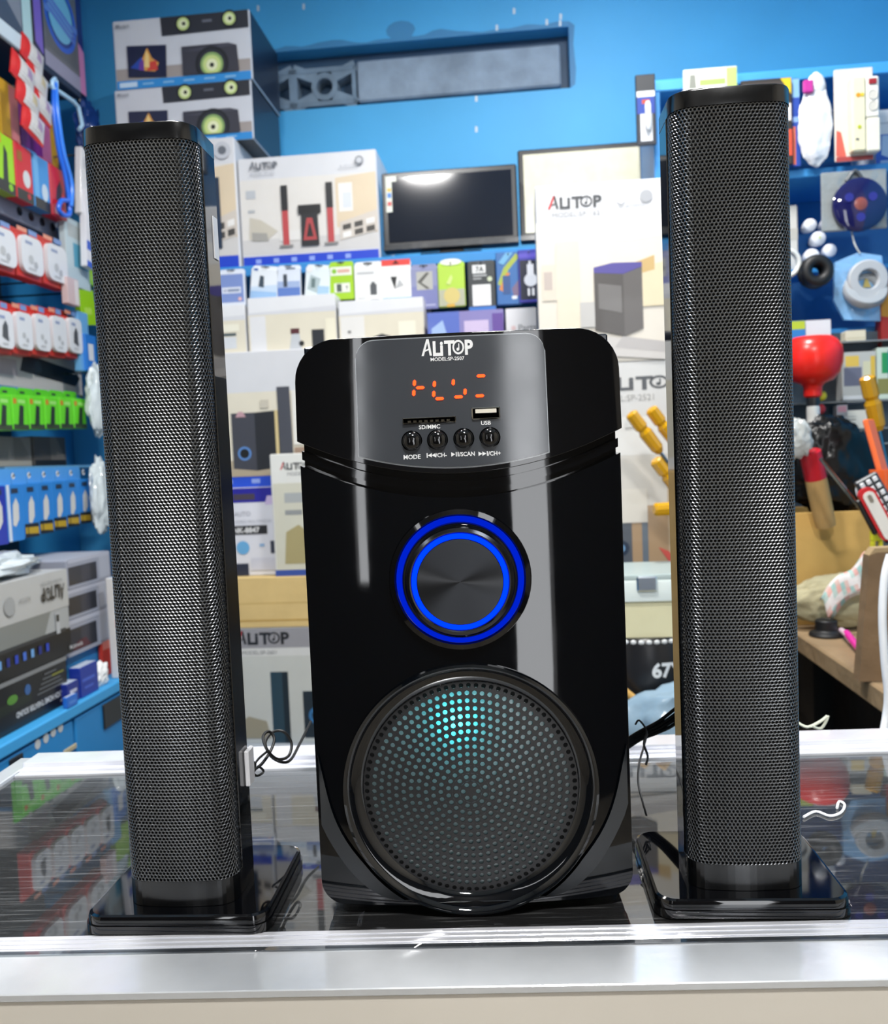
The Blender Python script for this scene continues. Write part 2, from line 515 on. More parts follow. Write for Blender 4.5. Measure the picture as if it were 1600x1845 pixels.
for k in range(3):
    b0 = ra + k * bw; b1 = b0 + bw; cxm = (b0 + b1) / 2; czm = bz + bl / 2
    g = MB()
    g.box(b0, b1, VB + .01, VB + .07, bz, bz + .016, '#7c92a6'); g.box(b0, b1, VB + .01, VB + .07, bz + bl - .016, bz + bl, '#7c92a6')
    g.box(b0, b0 + .014, VB + .01, VB + .07, bz, bz + bl, '#7c92a6'); g.box(b1 - .014, b1, VB + .01, VB + .07, bz, bz + bl, '#7c92a6')
    R1, R2 = bl * .36, bl * .22
    for i in range(20):
        a, b = 2 * PI * i / 20, 2 * PI * (i + 1) / 20
        g.prism([(cxm + R2 * math.cos(a), czm + R2 * math.sin(a)), (cxm + R1 * math.cos(a), czm + R1 * math.sin(a)), (cxm + R1 * math.cos(b), czm + R1 * math.sin(b)), (cxm + R2 * math.cos(b), czm + R2 * math.sin(b))], VB + .01, VB + .07, '#8297aa')
    for sx in (-1, 1):
        for sz in (-1, 1):
            cx_, cz_ = (b0 if sx < 0 else b1), (bz if sz < 0 else bz + bl)
            ix, iz = cxm + sx * R1 * .66, czm + sz * R1 * .66
            d = Vector((cx_ - ix, cz_ - iz)).normalized(); n_ = Vector((-d.y, d.x)) * .018
            q = [(ix + n_.x, iz + n_.y), (ix - n_.x, iz - n_.y), (cx_ - n_.x, cz_ - n_.y), (cx_ + n_.x, cz_ + n_.y)]
            g.prism(q, VB + .012, VB + .07, '#8297aa')
    g.build('pierced_block', 'concrete', wall_back)
# blue behind the counter, cream on the customer side
def stain(name, cu, cz, pts, col, k):
    MB().add([(cu + a, VB - .0004 - .0002 * k, cz + b) for a, b in pts], [tuple(range(len(pts)))], col).build(name, 'wallpaint', wall_back)
top_ = [(ra + .25 + (rb - ra - .25) * i / 40, .012 + .012 * noise.noise(Vector((i * .35, 3, 0))) + .03 * max(0, noise.noise(Vector((i * .22, 9, 0))))) for i in range(41)]
stain('damp_stain', 0, rz1, [(ra + .25, 0), (rb, 0)] + [(a, max(.002, b)) for a, b in top_[::-1]], '#3f8cc0', 0)
stain('damp_stain', rb, rz0, [(0, .0), (.016, .01), (.02, .06), (.014, .14), (.02, .2), (0, .215)], '#3c86b8', 1)
us1, zs1 = hitV(722, 55, VB)
stain('damp_stain', us1, zs1, [(.05 * math.cos(i * .5) * (1 + .3 * noise.noise(Vector((i, 1, 5)))), .032 * math.sin(i * .5) * (1 + .3 * noise.noise(Vector((i, 7, 5))))) for i in range(12)], '#4292c6', 2)
for i, (px, py) in enumerate(((465, 15), (547, 12), (926, 20), (1009, 42), (1010, 30), (985, 40), (895, 50), (858, 233), (858, 178))):
    uf, zf = hitV(px, py, VB)
    stain('paint_fleck', uf, zf, [(-.004, -.009), (.004, -.01), (.005, .008), (-.003, .01)], '#dfeaf2', 3)
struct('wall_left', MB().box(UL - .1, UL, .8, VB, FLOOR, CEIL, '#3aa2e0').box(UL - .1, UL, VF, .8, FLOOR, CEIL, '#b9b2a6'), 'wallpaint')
struct('wall_right', MB().box(UR, UR + .1, .8, VB, FLOOR, CEIL, WALLC).box(UR, UR + .1, VF, .8, FLOOR, CEIL, '#b9b2a6'), 'wallpaint')
wf = MB()                                     # street side behind the camera, with a wide opening and a door
for a, b, z0_, z1_ in ((UL - .1, -.76, FLOOR, CEIL), (-.66, .52, FLOOR, CEIL), (.86, UR + .1, FLOOR, CEIL), (-.76, -.66, 1.35, CEIL), (-.76, -.66, FLOOR, -.1), (.52, .86, 1.35, CEIL)):
    wf.box(a, b, VF - .1, VF, z0_, z1_, '#3a3632')
struct('wall_front', wf, 'paint')
# round fittings: one lamp, and two housings added for the fill lights
for x, y, lab in LAMP_AND_FILLS:
    t = thing('lamp_and_fill', lab, 'ceiling lamp', Matrix.Translation((x, y, 2.012)))
    MB().lathe([(.135, 0), (.15, .004), (.15, .03), (.12, .046)], '#e8ecee', 32).build('housing', 'plastic', t)
# ================================================================ COUNTER
CT = Matrix.Translation((0, .6, 0)) @ Matrix.Rotation(math.radians(-2.7), 4, 'Z') @ Matrix.Translation((0, -.6, 0))
X0, X1 = -.475, .66
ct = thing('display_counter', 'glass topped shop counter with silver aluminium rails under the speakers', 'counter', CT)
MB().box(X0, X1, .562, .93, -.006, 0, '#cfe0e4').build('glass_top', 'counter_glass', ct)
fr = MB()
fr.box(X0, X1, .5668, .585, -.006, .0002, '#e6e8f0', .0002)
for k in range(3):
    fr.box(X0, X1, .5684 + k * .0055, .5714 + k * .0055, .0001, .0008, '#eceef5', .0003)
fr.build('front_rail', 'alu', ct)
MB().box(X0, X1, .5195, .5655, -.006, -.001, '#dfe3e8', .0006).build('front_ledge', 'alu', ct)
MB().box(X0, X1, .5215, .56, -.28, -.0063, '#ded8cd', .001).build('front_panel', 'paint', ct)
MB().box(X0, X1, .534, .56, FLOOR, -.281, '#cfc7ba', .001).build('lower_panel', 'paint', ct)
rl = MB()
rl.box(X0, X1, .922, .956, -.02, .0095, '#eef0f8', .001)
rl.box(X0, X1, .9125, .9215, -.006, .005, '#f2f3fa', .001)
rl.box(X0, X1, .904, .912, -.006, .0025, '#eceef5', .0006)
rl.build('rear_rail', 'alu', ct)
for x in (X0 - .02, X1):
    MB().box(x, x + .0195, .5215, .956, FLOOR, .004, '#d9dce2', .001).build('side_panel', 'alu', ct)
MB().box(X0, X1, .9425, .956, FLOOR, -.021, '#b9bcc4').build('back_panel', 'paint', ct)
MB().box(X0, X1, .561, .942, -.17, -.16, '#3a3d44').build('inner_shelf', 'paint', ct)
MB().box(X0, X1, .561, .942, FLOOR, FLOOR + .05, '#4a4640').build('plinth', 'paint', ct)
# goods lying inside the case
inside = [(-.40, .70, .12, .09, .035, '#2b3f86', 'dark blue'), (-.26, .66, .10, .12, .03, '#8c8f9c', 'grey'), (-.13, .69, .10, .08, .045, '#27356c', 'navy'),
          (-.01, .66, .11, .1, .03, '#585f79', 'slate'), (.13, .70, .13, .1, .035, '#b9b7a8', 'beige'), (.30, .68, .12, .12, .03, '#3c4a78', 'steel blue'),
          (.44, .72, .11, .09, .04, '#a84a4e', 'brick red'), (-.35, .86, .13, .08, .05, '#5d5a62', 'dull grey'), (-.18, .85, .12, .09, .04, '#3a57a8', 'mid blue'),
          (-.02, .86, .12, .08, .05, '#77708c', 'mauve'), (.15, .86, .1, .09, .05, '#c8c39c', 'pale yellow'), (.34, .86, .14, .09, .05, '#474c55', 'charcoal'), (.5, .86, .12, .09, .04, '#b8433e', 'red')]
for x, y, w_, d_, h_, c_, nm in inside:
    t = thing('display_box', '%s flat box lying inside the glass counter' % nm, 'box', CT @ Matrix.Translation((x, y, -.1594)) @ Matrix.Rotation(random.uniform(-.25, .25), 4, 'Z'), 'boxes inside the counter')
    MB().box(-w_ / 2, w_ / 2, -d_ / 2, d_ / 2, 0, h_, c_, .002).build('box_body', 'carton', t)
    q = MB(); zz = h_ + .0004
    q.add([(-w_ * .4, -d_ * .1, zz), (w_ * .4, -d_ * .1, zz), (w_ * .4, d_ * .4, zz), (-w_ * .4, d_ * .4, zz)], [(0, 1, 2, 3)], '#cfd3de')
    q.add([(-w_ * .3, -d_ * .35, zz), (w_ * .25, -d_ * .35, zz), (w_ * .25, -d_ * .22, zz), (-w_ * .3, -d_ * .22, zz)], [(0, 1, 2, 3)], '#e8e8ea')
    q.build('printed_top', 'carton', t)

# ================================================================ SUBWOOFER
SYW = .600
xa, _ = hitY(556, 1200, SYW + .005); xb, _ = hitY(1129, 1200, SYW + .005)
SXC = (xa + xb) / 2; SHW = (xb - xa) / 2
SM = Matrix.Translation((SXC, SYW, 0)) @ Matrix.Rotation(math.radians(-1.8), 4, 'Z')
sub = thing('subwoofer', 'glossy black subwoofer with control head, blue lit knob and round grille', 'speaker', SM)
BUL = .009
HK = .10
def sp(px, py):
    x, z = hitY(px, py, SYW + .002); return x - SXC, z
Z_TOP = sp(815, 598)[1]
Z_HS = sp(530, 797)[1]; Z_HC = sp(815, 853)[1]
Z_LS = Z_HS - .016; Z_LC = Z_HC - .0165
Z_BOT = .008
def bow(x): return BUL * (x / SHW) ** 2
def y_low(x, z): return bow(x)
def y_head(x, z): return bow(x) - .004 + max(0, z - Z_HC) * HK
def arc(side, cen, hw=None):
    hw = hw or SHW
    return lambda x: cen + (side - cen) * (abs(x) / hw) ** 2
def rnd(hw, z, r, sgn):
    def f(x):
        d = hw - abs(x)
        if d >= r: return z
        return z - sgn * (r - math.sqrt(max(0, r * r - (r - d) ** 2)))
    return f
def xs_for(hw, n=36, c=0.0):
    return [c - hw * math.cos(PI * i / n) for i in range(n + 1)]
def strip(xs, top, bot, ys, back, col, rows=8):
    mb = MB(); n = len(xs); vs = []
    for j in range(rows + 1):
        for x in xs:
            z = bot(x) + (top(x) - bot(x)) * j / rows
            vs.append((x, ys(x, z), z))
    fs = [(j * n + i, j * n + i + 1, (j + 1) * n + i + 1, (j + 1) * n + i) for j in range(rows) for i in range(n - 1)]
    bnd = [i for i in range(n)] + [j * n + n - 1 for j in range(1, rows + 1)] + [rows * n + i for i in range(n - 2, -1, -1)] + [j * n for j in range(rows - 1, 0, -1)]
    b0 = len(vs); m_ = len(bnd)
    for k in bnd:
        x, y, z = vs[k]; vs.append((x, max(y + .0005, back), z))
    for k in range(m_):
        k2 = (k + 1) % m_
        fs.append((bnd[k2], bnd[k], b0 + k, b0 + k2))
    mb.add(vs, fs, col, True)
    return mb
def auto_smooth(o, ang=35):
    me = o.data
    bm = bmesh.new(); bm.from_mesh(me)
    bmesh.ops.remove_doubles(bm, verts=bm.verts, dist=1e-5)
    for e in bm.edges:
        if len(e.link_faces) == 2 and e.calc_face_angle(0) > math.radians(ang): e.smooth = False
    bm.to_mesh(me); bm.free()
BLK = '#06070a'
cab = MB().box(-SHW * .962, SHW * .962, .022, .245, .009, Z_TOP - .003, '#0b1420', .0012)
cab.build('cabinet', 'satin', sub)
head = strip(xs_for(SHW * 1.012), rnd(SHW * 1.012, Z_TOP, .028, 1), arc(Z_HS, Z_HC), y_head, .03, BLK, 10)
o = head.build('control_head', 'gloss', sub); auto_smooth(o)
bv = o.modifiers.new('bevel', 'BEVEL'); bv.width = .0016; bv.segments = 3; bv.angle_limit = math.radians(40)
# groove with a lip between head and lower front
o = strip(xs_for(SHW * .985), arc(Z_HS + .004, Z_HC + .004), arc(Z_LS - .004, Z_LC - .004), lambda x, z: bow(x) + .009, .03, '#050608', 2).build('groove', 'gloss', sub); auto_smooth(o)
o = strip(xs_for(SHW * .992), arc(Z_HS - .0055, Z_HC - .0055), arc(Z_HS - .0115, Z_HC - .0115), lambda x, z: bow(x) + .0035, .03, BLK, 2).build('groove_lip', 'gloss', sub); auto_smooth(o)
wx, wz = sp(848, 1420)
WR = 197 * .000375
RH = WR * 1.1
def baffle():
    top, bot = arc(Z_LS, Z_LC), rnd(SHW, Z_BOT, .016, -1)
    bm = bmesh.new()
    def patch(xs, tp, bt, rows):
        g = [[bm.verts.new((x, bow(x), bt(x) + (tp(x) - bt(x)) * j / rows)) for x in xs] for j in range(rows + 1)]
        for j in range(rows):
            for i in range(len(xs) - 1):
                q = [g[j][i], g[j][i + 1], g[j + 1][i + 1], g[j + 1][i]]
                bm.faces.new(q)
    n = 40
    mid = [wx - RH * math.cos(PI * i / n) for i in range(n + 1)]
    L_ = [x for x in xs_for(SHW) if x < wx - RH - .0015] + [wx - RH]
    R_ = [wx + RH] + [x for x in xs_for(SHW) if x > wx + RH + .0015]
    ch = lambda x: math.sqrt(max(0, RH * RH - (x - wx) ** 2))
    patch(L_, top, bot, 12); patch(R_, top, bot, 12)
    patch(mid, top, lambda x: wz + ch(x), 6); patch(mid, lambda x: wz - ch(x), bot, 3)
    bmesh.ops.remove_doubles(bm, verts=bm.verts, dist=2e-5)
    for f in bm.faces: f.smooth = True
    be = [e for e in bm.edges if len(e.link_faces) == 1]
    r = bmesh.ops.extrude_edge_only(bm, edges=be)
    for v in [g for g in r['geom'] if isinstance(g, bmesh.types.BMVert)]: v.co.y = .03
    for e in be: e.smooth = False
    me = bpy.data.meshes.new('front_baffle'); bm.to_mesh(me); bm.free()
    a = me.attributes.new('col', 'FLOAT_COLOR', 'FACE'); a.data.foreach_set('color', list(H('#04060a')) * len(me.polygons))
    me.materials.append(MATS['gloss'])
    o = bpy.data.objects.new('front_baffle', me); COL.objects.link(o); o.parent = sub
baffle()
for sx in (-1, 1):
    for yy in (.035, .215):
        MB().lathe([(.012, 0.0002), (.012, .006), (.009, .0092)], '#0c0c0d', 14, Matrix.Translation((sx * SHW * .82, yy, 0))).build('foot', 'rubber', sub)
# control plate
pl, pr_ = sp(637, 612)[0], sp(987, 800)[0]
pc, phw = (pl + pr_) / 2, (pr_ - pl) / 2
ptop = rnd(phw, sp(810, 606)[1], .012, 1)
hb = arc(Z_HS, Z_HC)
o = strip(xs_for(phw * 1.008, 30, 0), lambda x: ptop(max(-phw, min(phw, x))) + .0007, lambda x: hb(x + pc) + .0035, lambda x, z: y_head(x + pc, z) - .0003, 1e-4 - .0, '#9aa0a6', 8)
o.v = [(x + pc, y, z) for x, y, z in o.v]; o = o.build('plate_edge', 'plate', sub); auto_smooth(o)
o = strip(xs_for(phw, 30, 0), ptop, lambda x: hb(x + pc) + .0045, lambda x, z: y_head(x + pc, z) - .0009, 1e-4, '#3d4147', 8)
o.v = [(x + pc, y, z) for x, y, z in o.v]; cplate = o.build('control_plate', 'plate', sub); auto_smooth(cplate)
def onhead(off):
    return lambda x, z: (x, y_head(x, z) - off, z)
W = '#eef0f2'
# maker's mark on the plate
lx, lz = sp(760, 641); lk = (sp(854, 641)[0] - lx) / 4.62
P = PR(1, 1)
P.logo(0, 0, 1, W, W)
mb = MB()
lh = .0098
sc = (sp(854, 641)[0] - lx) / (4.45)
for (a, y, b) in P.mb.v: mb.v.append(onhead(.0012)(lx + (a + .5) * sc, lz + b * lh))
mb.f, mb.c, mb.sm = P.mb.f, P.mb.c, P.mb.sm
mb.build('logo', 'plastic', cplate)
def htext(t, px, py, hpx, bold=.02, wide=1.0):
    mb = MB(); x, z = sp(px, py); mb.text(t, x, z - hpx * .000375 * .5, hpx * .000375, W, onhead(.0012), 'c', bold, wide=wide); mb.build('panel_lettering', 'plastic', cplate)
htext('MODEL:SP-2507', 806, 646, 6.5, .02, 1.0)
htext('SD/MMC', 774, 769, 7.5); htext('USB', 875, 762, 7.5); htext('MODE', 743, 823, 8)
def icons(px, py, kind, t):
    mb = MB(); x, z = sp(px, py); k = .000375
    def tri(x0, d):
        mb.add([onhead(.0012)(x0 + d * 3.6 * k, z), onhead(.0012)(x0 - d * 3.4 * k, z + 4 * k), onhead(.0012)(x0 - d * 3.4 * k, z - 4 * k)], [(0, 1, 2)], W)
    def bar(x0):
        mb.add([onhead(.0012)(x0 + a * k, z + b * k) for a, b in ((-.9, -4), (.9, -4), (.9, 4), (-.9, 4))], [(0, 1, 2, 3)], W)
    if kind == 'prev': bar(x - 17 * k); tri(x - 12 * k, -1); tri(x - 5 * k, -1); tx = x + 8 * k
    if kind == 'play': tri(x - 16.5 * k, 1); bar(x - 11 * k); bar(x - 7.5 * k); tx = x + 8 * k
    if kind == 'next': tri(x - 16 * k, 1); tri(x - 9 * k, 1); bar(x - 3.5 * k); tx = x + 9 * k
    mb.text(t, tx, z - 3.8 * k, 7.6 * k, W, onhead(.0012), 'c', .02, wide=.95); mb.build('panel_lettering', 'plastic', cplate)
icons(787, 820, 'prev', '/CH-'); icons(833, 818, 'play', '/SCAN'); icons(881, 817, 'next', '/CH+')
# red digits, each lit bar a piece of the display
SEG = {'a': ((2, 36), (20, 36)), 'd': ((2, 0), (20, 0)), 'g': ((2, 18), (20, 18)), 'f': ((0, 34), (0, 20)), 'e': ((0, 16), (0, 2)), 'b': ((22, 34), (22, 20)), 'c': ((22, 16), (22, 2))}
k = .000378
for (px, py), on in (((745, 717), 'feg'), ((781, 719), 'fed'), ((815, 716), 'fcd'), ((853, 714), 'ad')):
    x0, z0 = sp(px, py)
    d = MB()
    for sname in on:
        (ax, az), (bx_, bz_) = SEG[sname]
        a = Vector((ax + az * .1, az)); b = Vector((bx_ + bz_ * .1, bz_)); dd = (b - a).normalized(); nn = Vector((-dd.y, dd.x))
        pts = [a + dd * 1.2, a + dd * 3.6 + nn * 2.7, b - dd * 3.6 + nn * 2.7, b - dd * 1.2, b - dd * 3.6 - nn * 2.7, a + dd * 3.6 - nn * 2.7]
        d.add([onhead(.0015)(x0 + p.x * k, z0 + p.y * k * .98) for p in pts], [tuple(range(6))], '#ff3a10')
    d.build('lit_digit', 'led_red', cplate)
# card slot and usb socket
(x0, z0), (x1, z1) = sp(726, 765), sp(821, 750)
yh = y_head((x0 + x1) / 2, z0)
s_ = MB(); s_.box(x0, x1, yh - .0022, yh + .002, z0, z1, '#8f8a80', .0004); s_.box(x0 + .0006, x1 - .0006, yh - .0024, yh + .001, z0 + .0008, z1 - .0006, '#0b0b0c')
slot = s_.build('card_slot', 'chrome', sub)
for i in range(8):
    a = x0 + .0035 + i * (x1 - x0 - .006) / 8
    MB().box(a, a + .0022, yh - .0028, yh - .0022, z0 + .0009, z0 + .0022, '#b9b2a0').build('contact', 'chrome', slot)
(x0, z0), (x1, z1) = sp(850, 757), sp(900, 733)
yh = y_head((x0 + x1) / 2, z0)
u_ = MB(); u_.box(x0, x1, yh - .0026, yh + .002, z0, z1, '#b7b2a6', .0006); u_.box(x0 + .0009, x1 - .0009, yh - .0028, yh + .001, z0 + .0009, z1 - .0009, '#0a0a0b')
usb = u_.build('usb_socket', 'chrome', sub)
MB().box(x0 + .0025, x1 - .0025, yh - .0032, yh - .0026, z0 + (z1 - z0) * .52, z0 + (z1 - z0) * .84, '#e9e4d6').build('socket_tongue', 'plastic', usb)
RX = Matrix.Rotation(PI / 2, 4, 'X')
for px, py in ((742.5, 795), (788.5, 793), (835.5, 790.5), (882, 788.5)):
    x, z = sp(px, py); y = y_head(x, z) - .0006
    r = 17.2 * .000375
    MB().lathe([(r * 1.1, -.002), (r * 1.1, .0006), (r, .0009)], '#0a0b0c', 24, Matrix.Translation((x, y, z)) @ RX).build('button_ring', 'chrome', sub)
    MB().lathe([(r, 0), (r * .98, .002), (r * .9, .0034), (r * .7, .0046), (r * .4, .0053), (.0001, .0055)], '#07080a', 24, Matrix.Translation((x, y, z)) @ RX, cap=False).build('button', 'gloss', sub)
# tweeter knob with blue light rings
kx, kz = sp(829, 1043)
KM = Matrix.Translation((kx, bow(kx), kz)) @ RX
R = 113 * .000375
def lat(name, prof, col, mat, n=64, par=sub, M=KM, cap=False):
    return MB().lathe(prof, col, n, M, cap=cap).build(name, mat, par)
kn = lat('knob_seat', [(R * 1.16, -.004), (R * 1.13, .0022), (R * 1.05, .003), (R * 1.03, .001), (R * 1.0, .0005)], '#050609', 'gloss')
lat('outer_light_ring', [(R * 1.03, .0006), (R * 1.0, .0024), (R * .96, .003), (R * .935, .0024), (R * .93, .0006)], '#0a2be0', 'led_blue_soft')
lat('knob_body', [(R * .93, .0004), (R * .925, .006), (R * .89, .0095), (R * .87, .0105)], '#0a0c12', 'gloss')
lat('knob_bezel', [(R * .87, .0105), (R * .85, .0125), (R * .80, .0130), (R * .765, .0122)], '#5a5e66', 'chrome')
lat('inner_light_ring', [(R * .765, .0122), (R * .755, .0133), (R * .70, .0136), (R * .685, .0128)], '#0a3bff', 'led_blue')
cap_ = MB().lathe([(R * .685, .0118), (R * .675, .0136), (.0002, .0136)], '#4c4e52', 64, KM, smooth=True, cap=False)
cap_ = cap_.build('knob_cap', 'brushed', sub)
tg = MATS['brushed'].node_tree
tn = tg.nodes.new('ShaderNodeTangent'); tn.direction_type = 'RADIAL'; tn.axis = 'Z'
cap_.data.transform(KM.inverted()); cap_.matrix_local = KM
tg.links.new(tn.outputs[0], tg.nodes['Principled BSDF'].inputs['Tangent'])
# woofer
WM = Matrix.Translation((wx, 0, wz)) @ RX
lat('woofer_bezel', [(WR * 1.2, -.009), (WR * 1.19, .0035), (WR * 1.165, .0045), (WR * 1.14, .0035), (WR * 1.12, .001), (WR * 1.04, -.0005), (WR * 1.01, -.003)], '#05080d', 'gloss', 96, M=WM)
def dome(r): return -.003 + .0075 * (1 - (r / WR) ** 2)
pg = MB()
NR = 14; PS = WR / (NR + .35)
def cell(r0_, r1_, a0_, a1_, hr):
    rm_, am_ = (r0_ + r1_) / 2, (a0_ + a1_) / 2
    outer = [(r0_, a0_), (r0_, am_), (r0_, a1_), (rm_, a1_), (r1_, a1_), (r1_, am_), (r1_, a0_), (rm_, a0_)]
    vs = []
    for r_, a_ in outer: vs.append((wx + r_ * math.cos(a_), -dome(r_), wz + r_ * math.sin(a_)))
    c_ = Vector((rm_ * math.cos(am_), rm_ * math.sin(am_)))
    for dep in (0, .0012):
        for i in range(8):
            t_ = am_ + math.radians(225 - 45 * i)
            q = c_ + Vector((math.cos(t_), math.sin(t_))) * hr
            vs.append((wx + q.x, -dome(q.length) + dep, wz + q.y))
    fs = [(i, (i + 1) % 8, 8 + (i + 1) % 8, 8 + i) for i in range(8)] + [(8 + i, 8 + (i + 1) % 8, 16 + (i + 1) % 8, 16 + i) for i in range(8)]
    pg.add(vs, fs, '#17181b')
for kk in range(1, NR + 1):
    n_ = max(6, round(2 * PI * kk * .985)); 
    for i in range(n_):
        cell(PS * (kk - .5), PS * (kk + .5), 2 * PI * (i + .5 * (kk % 2)) / n_, 2 * PI * (i + 1 + .5 * (kk % 2)) / n_, PS * .33)
pg.add([(wx + PS * .5 * math.cos(2 * PI * i / 12), -dome(0), wz + PS * .5 * math.sin(2 * PI * i / 12)) for i in range(12)], [tuple(range(12))], '#17181b')
pg.build('woofer_grille', 'wgrille', sub)
wm = MB(); NRm = 12
prof = [(max(.0001, WR * .955 * (1 - i / NRm)), dome(WR * .955 * (1 - i / NRm)) - .0019) for i in range(NRm + 1)]
wm.lathe(prof, '#888', 64, WM, cap=False).build('dust_cloth', 'membrane', sub)
MB().lathe([(WR, -.0045), (WR * .95, -.0046), (WR * .93, -.0048)], '#020203', 64, WM, cap=False).build('grille_backing', 'matte', sub)
MB().lathe([(WR * .97, -.0052), (WR * .97, -.03), (.001, -.03)], '#0a0a0a', 48, WM, cap=False).build('woofer_tub', 'matte', sub)
ex, ez = sp(822, 1300)
led = MB().blob((ex, .0145, ez), (.003, .003, .003), '#3ff', 1, 0, 1, 2).build('cyan_led', 'led_cyan', sub)
pl_ = bpy.data.lights.new('cyan_led_light', 'POINT'); pl_.energy = .055; pl_.color = (.03, .75, .85); pl_.shadow_soft_size = .003
plo = bpy.data.objects.new('cyan_led_light', pl_); COL.objects.link(plo); plo.parent = sub; plo.location = (ex, .0065, ez)
# raised chin sweeping round the lower half of the woofer
def chin(sgn):
    mb = MB(); n = 26; inn = []; out = []
    for i in range(n + 1):
        t = i / n
        a = math.radians(-90 + sgn * (4 + 102 * t))
        rr_ = WR * (1.225 + .05 * t)
        x = wx + rr_ * math.cos(a); z = wz + rr_ * math.sin(a)
        s_ = max(0, (t - .5) / .5) ** 1.4
        x = x + (sgn * (SHW - .0016) - x) * s_
        x = max(-SHW + .0016, min(SHW - .0016, x)); z = max(z, Z_BOT + .003)
        inn.append((x, z))
        u = (1 - t)
        # lower sweep line
        lx_ = sgn * (SHW - .002) if t > .82 else wx + sgn * (SHW * 1.0 - .002 - 0) * (t / .82) ** .75
        lz_ = Z_BOT + .0035 + max(0, (t - .28) / .72) ** 2.1 * (wz + .02 - Z_BOT)
        lx_ = max(-SHW + .002, min(SHW - .002, lx_))
        out.append((lx_, min(lz_, z)))
    vs = []
    for (a, b), (c, d) in zip(inn, out):
        vs.append((a, bow(a) - .0022, b)); vs.append((c, bow(c) - .0004, d))
    mb.add(vs, [(2 * i, 2 * i + 1, 2 * i + 3, 2 * i + 2) for i in range(n)], '#161b21', True)
    return mb.build('chin_panel', 'slate', sub)
chin(1); chin(-1)

# ================================================================ TOWER SPEAKERS
THW, TD, TZ0, TZ1 = .0385, .062, .0135, .556
def section():
    pts = []
    r = .0145
    for i in range(9):
        a = math.radians(180 + 90 * i / 8)
        pts.append((-THW + r + r * math.cos(a), r + r * math.sin(a)))
    nf = 10
    for i in range(1, nf):
        x = -THW + r + (2 * THW - 2 * r) * i / nf
        pts.append((x, -.0016 * (1 - (x / (THW - r)) ** 2)))
    for i in range(9):
        a = math.radians(270 + 90 * i / 8)
        pts.append((THW - r + r * math.cos(a), r + r * math.sin(a)))
    return pts
SEC = section()
def outline(grow=0.0, y_off=0.0):
    o = [(x * (1 + grow / THW), y - grow + y_off) for x, y in SEC]
    o += [(THW + grow, .046), (THW - .011, TD), (-THW + .011, TD), (-THW - grow, .046)]
    return o
def grille_mesh():
    path = [Vector((-THW - .0006, .0195))] + [Vector((x * 1.016, y - .0006)) for x, y in SEC] + [Vector((THW + .0006, .0195))]
    cum = [0]
    for a, b in zip(path, path[1:]): cum.append(cum[-1] + (b - a).length)
    tot = cum[-1]
    def at(s):
        s = max(0, min(tot, s)); i = 0
        while i < len(cum) - 2 and cum[i + 1] < s: i += 1
        t = (s - cum[i]) / max(1e-9, cum[i + 1] - cum[i])
        return path[i].lerp(path[i + 1], t)
    NS = 700
    lut = [at(tot * i / NS) for i in range(NS + 1)]
    nrm = []
    for i in range(NS + 1):
        d = lut[min(NS, i + 3)] - lut[max(0, i - 3)]; d.normalize(); nrm.append(Vector((d.y, -d.x)))
    pit = .00265; rowh = pit * .866
    zlo, zhi = .0315, .5462
    ncol = int(tot / pit); nrow = int((zhi - zlo) / rowh)
    R_ = pit / math.sqrt(3); hr = pit * .385
    outer = [(R_ * math.cos(math.radians(30 + 60 * i)), R_ * math.sin(math.radians(30 + 60 * i))) for i in range(6)]
    inner = [(hr * math.cos(math.radians(30 + 60 * i)), hr * math.sin(math.radians(30 + 60 * i))) for i in range(6)]
    V = []; Fc = []
    for j in range(nrow):
        zc = zlo + rowh * (j + .5)
        for i in range(ncol + 1):
            s0 = pit * (i + (.5 if j % 2 else 0)) + (tot - ncol * pit) / 2 - pit * .25
            b = len(V)
            for lay, dep in ((outer, 0), (inner, .0003), (inner, .001)):
                for ds, dz in lay:
                    q = max(0, min(NS, int((s0 + ds) / tot * NS + .5)))
                    p = lut[q] - nrm[q] * dep
                    V.append((p.x, p.y, min(zhi, max(zlo, zc + dz))))
            for e in range(6):
                g = (e + 1) % 6
                Fc.append((b + e, b + g, b + 6 + g, b + 6 + e)); Fc.append((b + 6 + e, b + 6 + g, b + 12 + g, b + 12 + e))
    me = bpy.data.meshes.new('grille')
    me.from_pydata(V, [], Fc)
    a = me.attributes.new('col', 'FLOAT_COLOR', 'FACE'); c = H('#777a7e')
    a.data.foreach_set('color', list(c) * len(Fc))
    me.materials.append(MATS['grille']); me.update()
    return me
GM = grille_mesh()
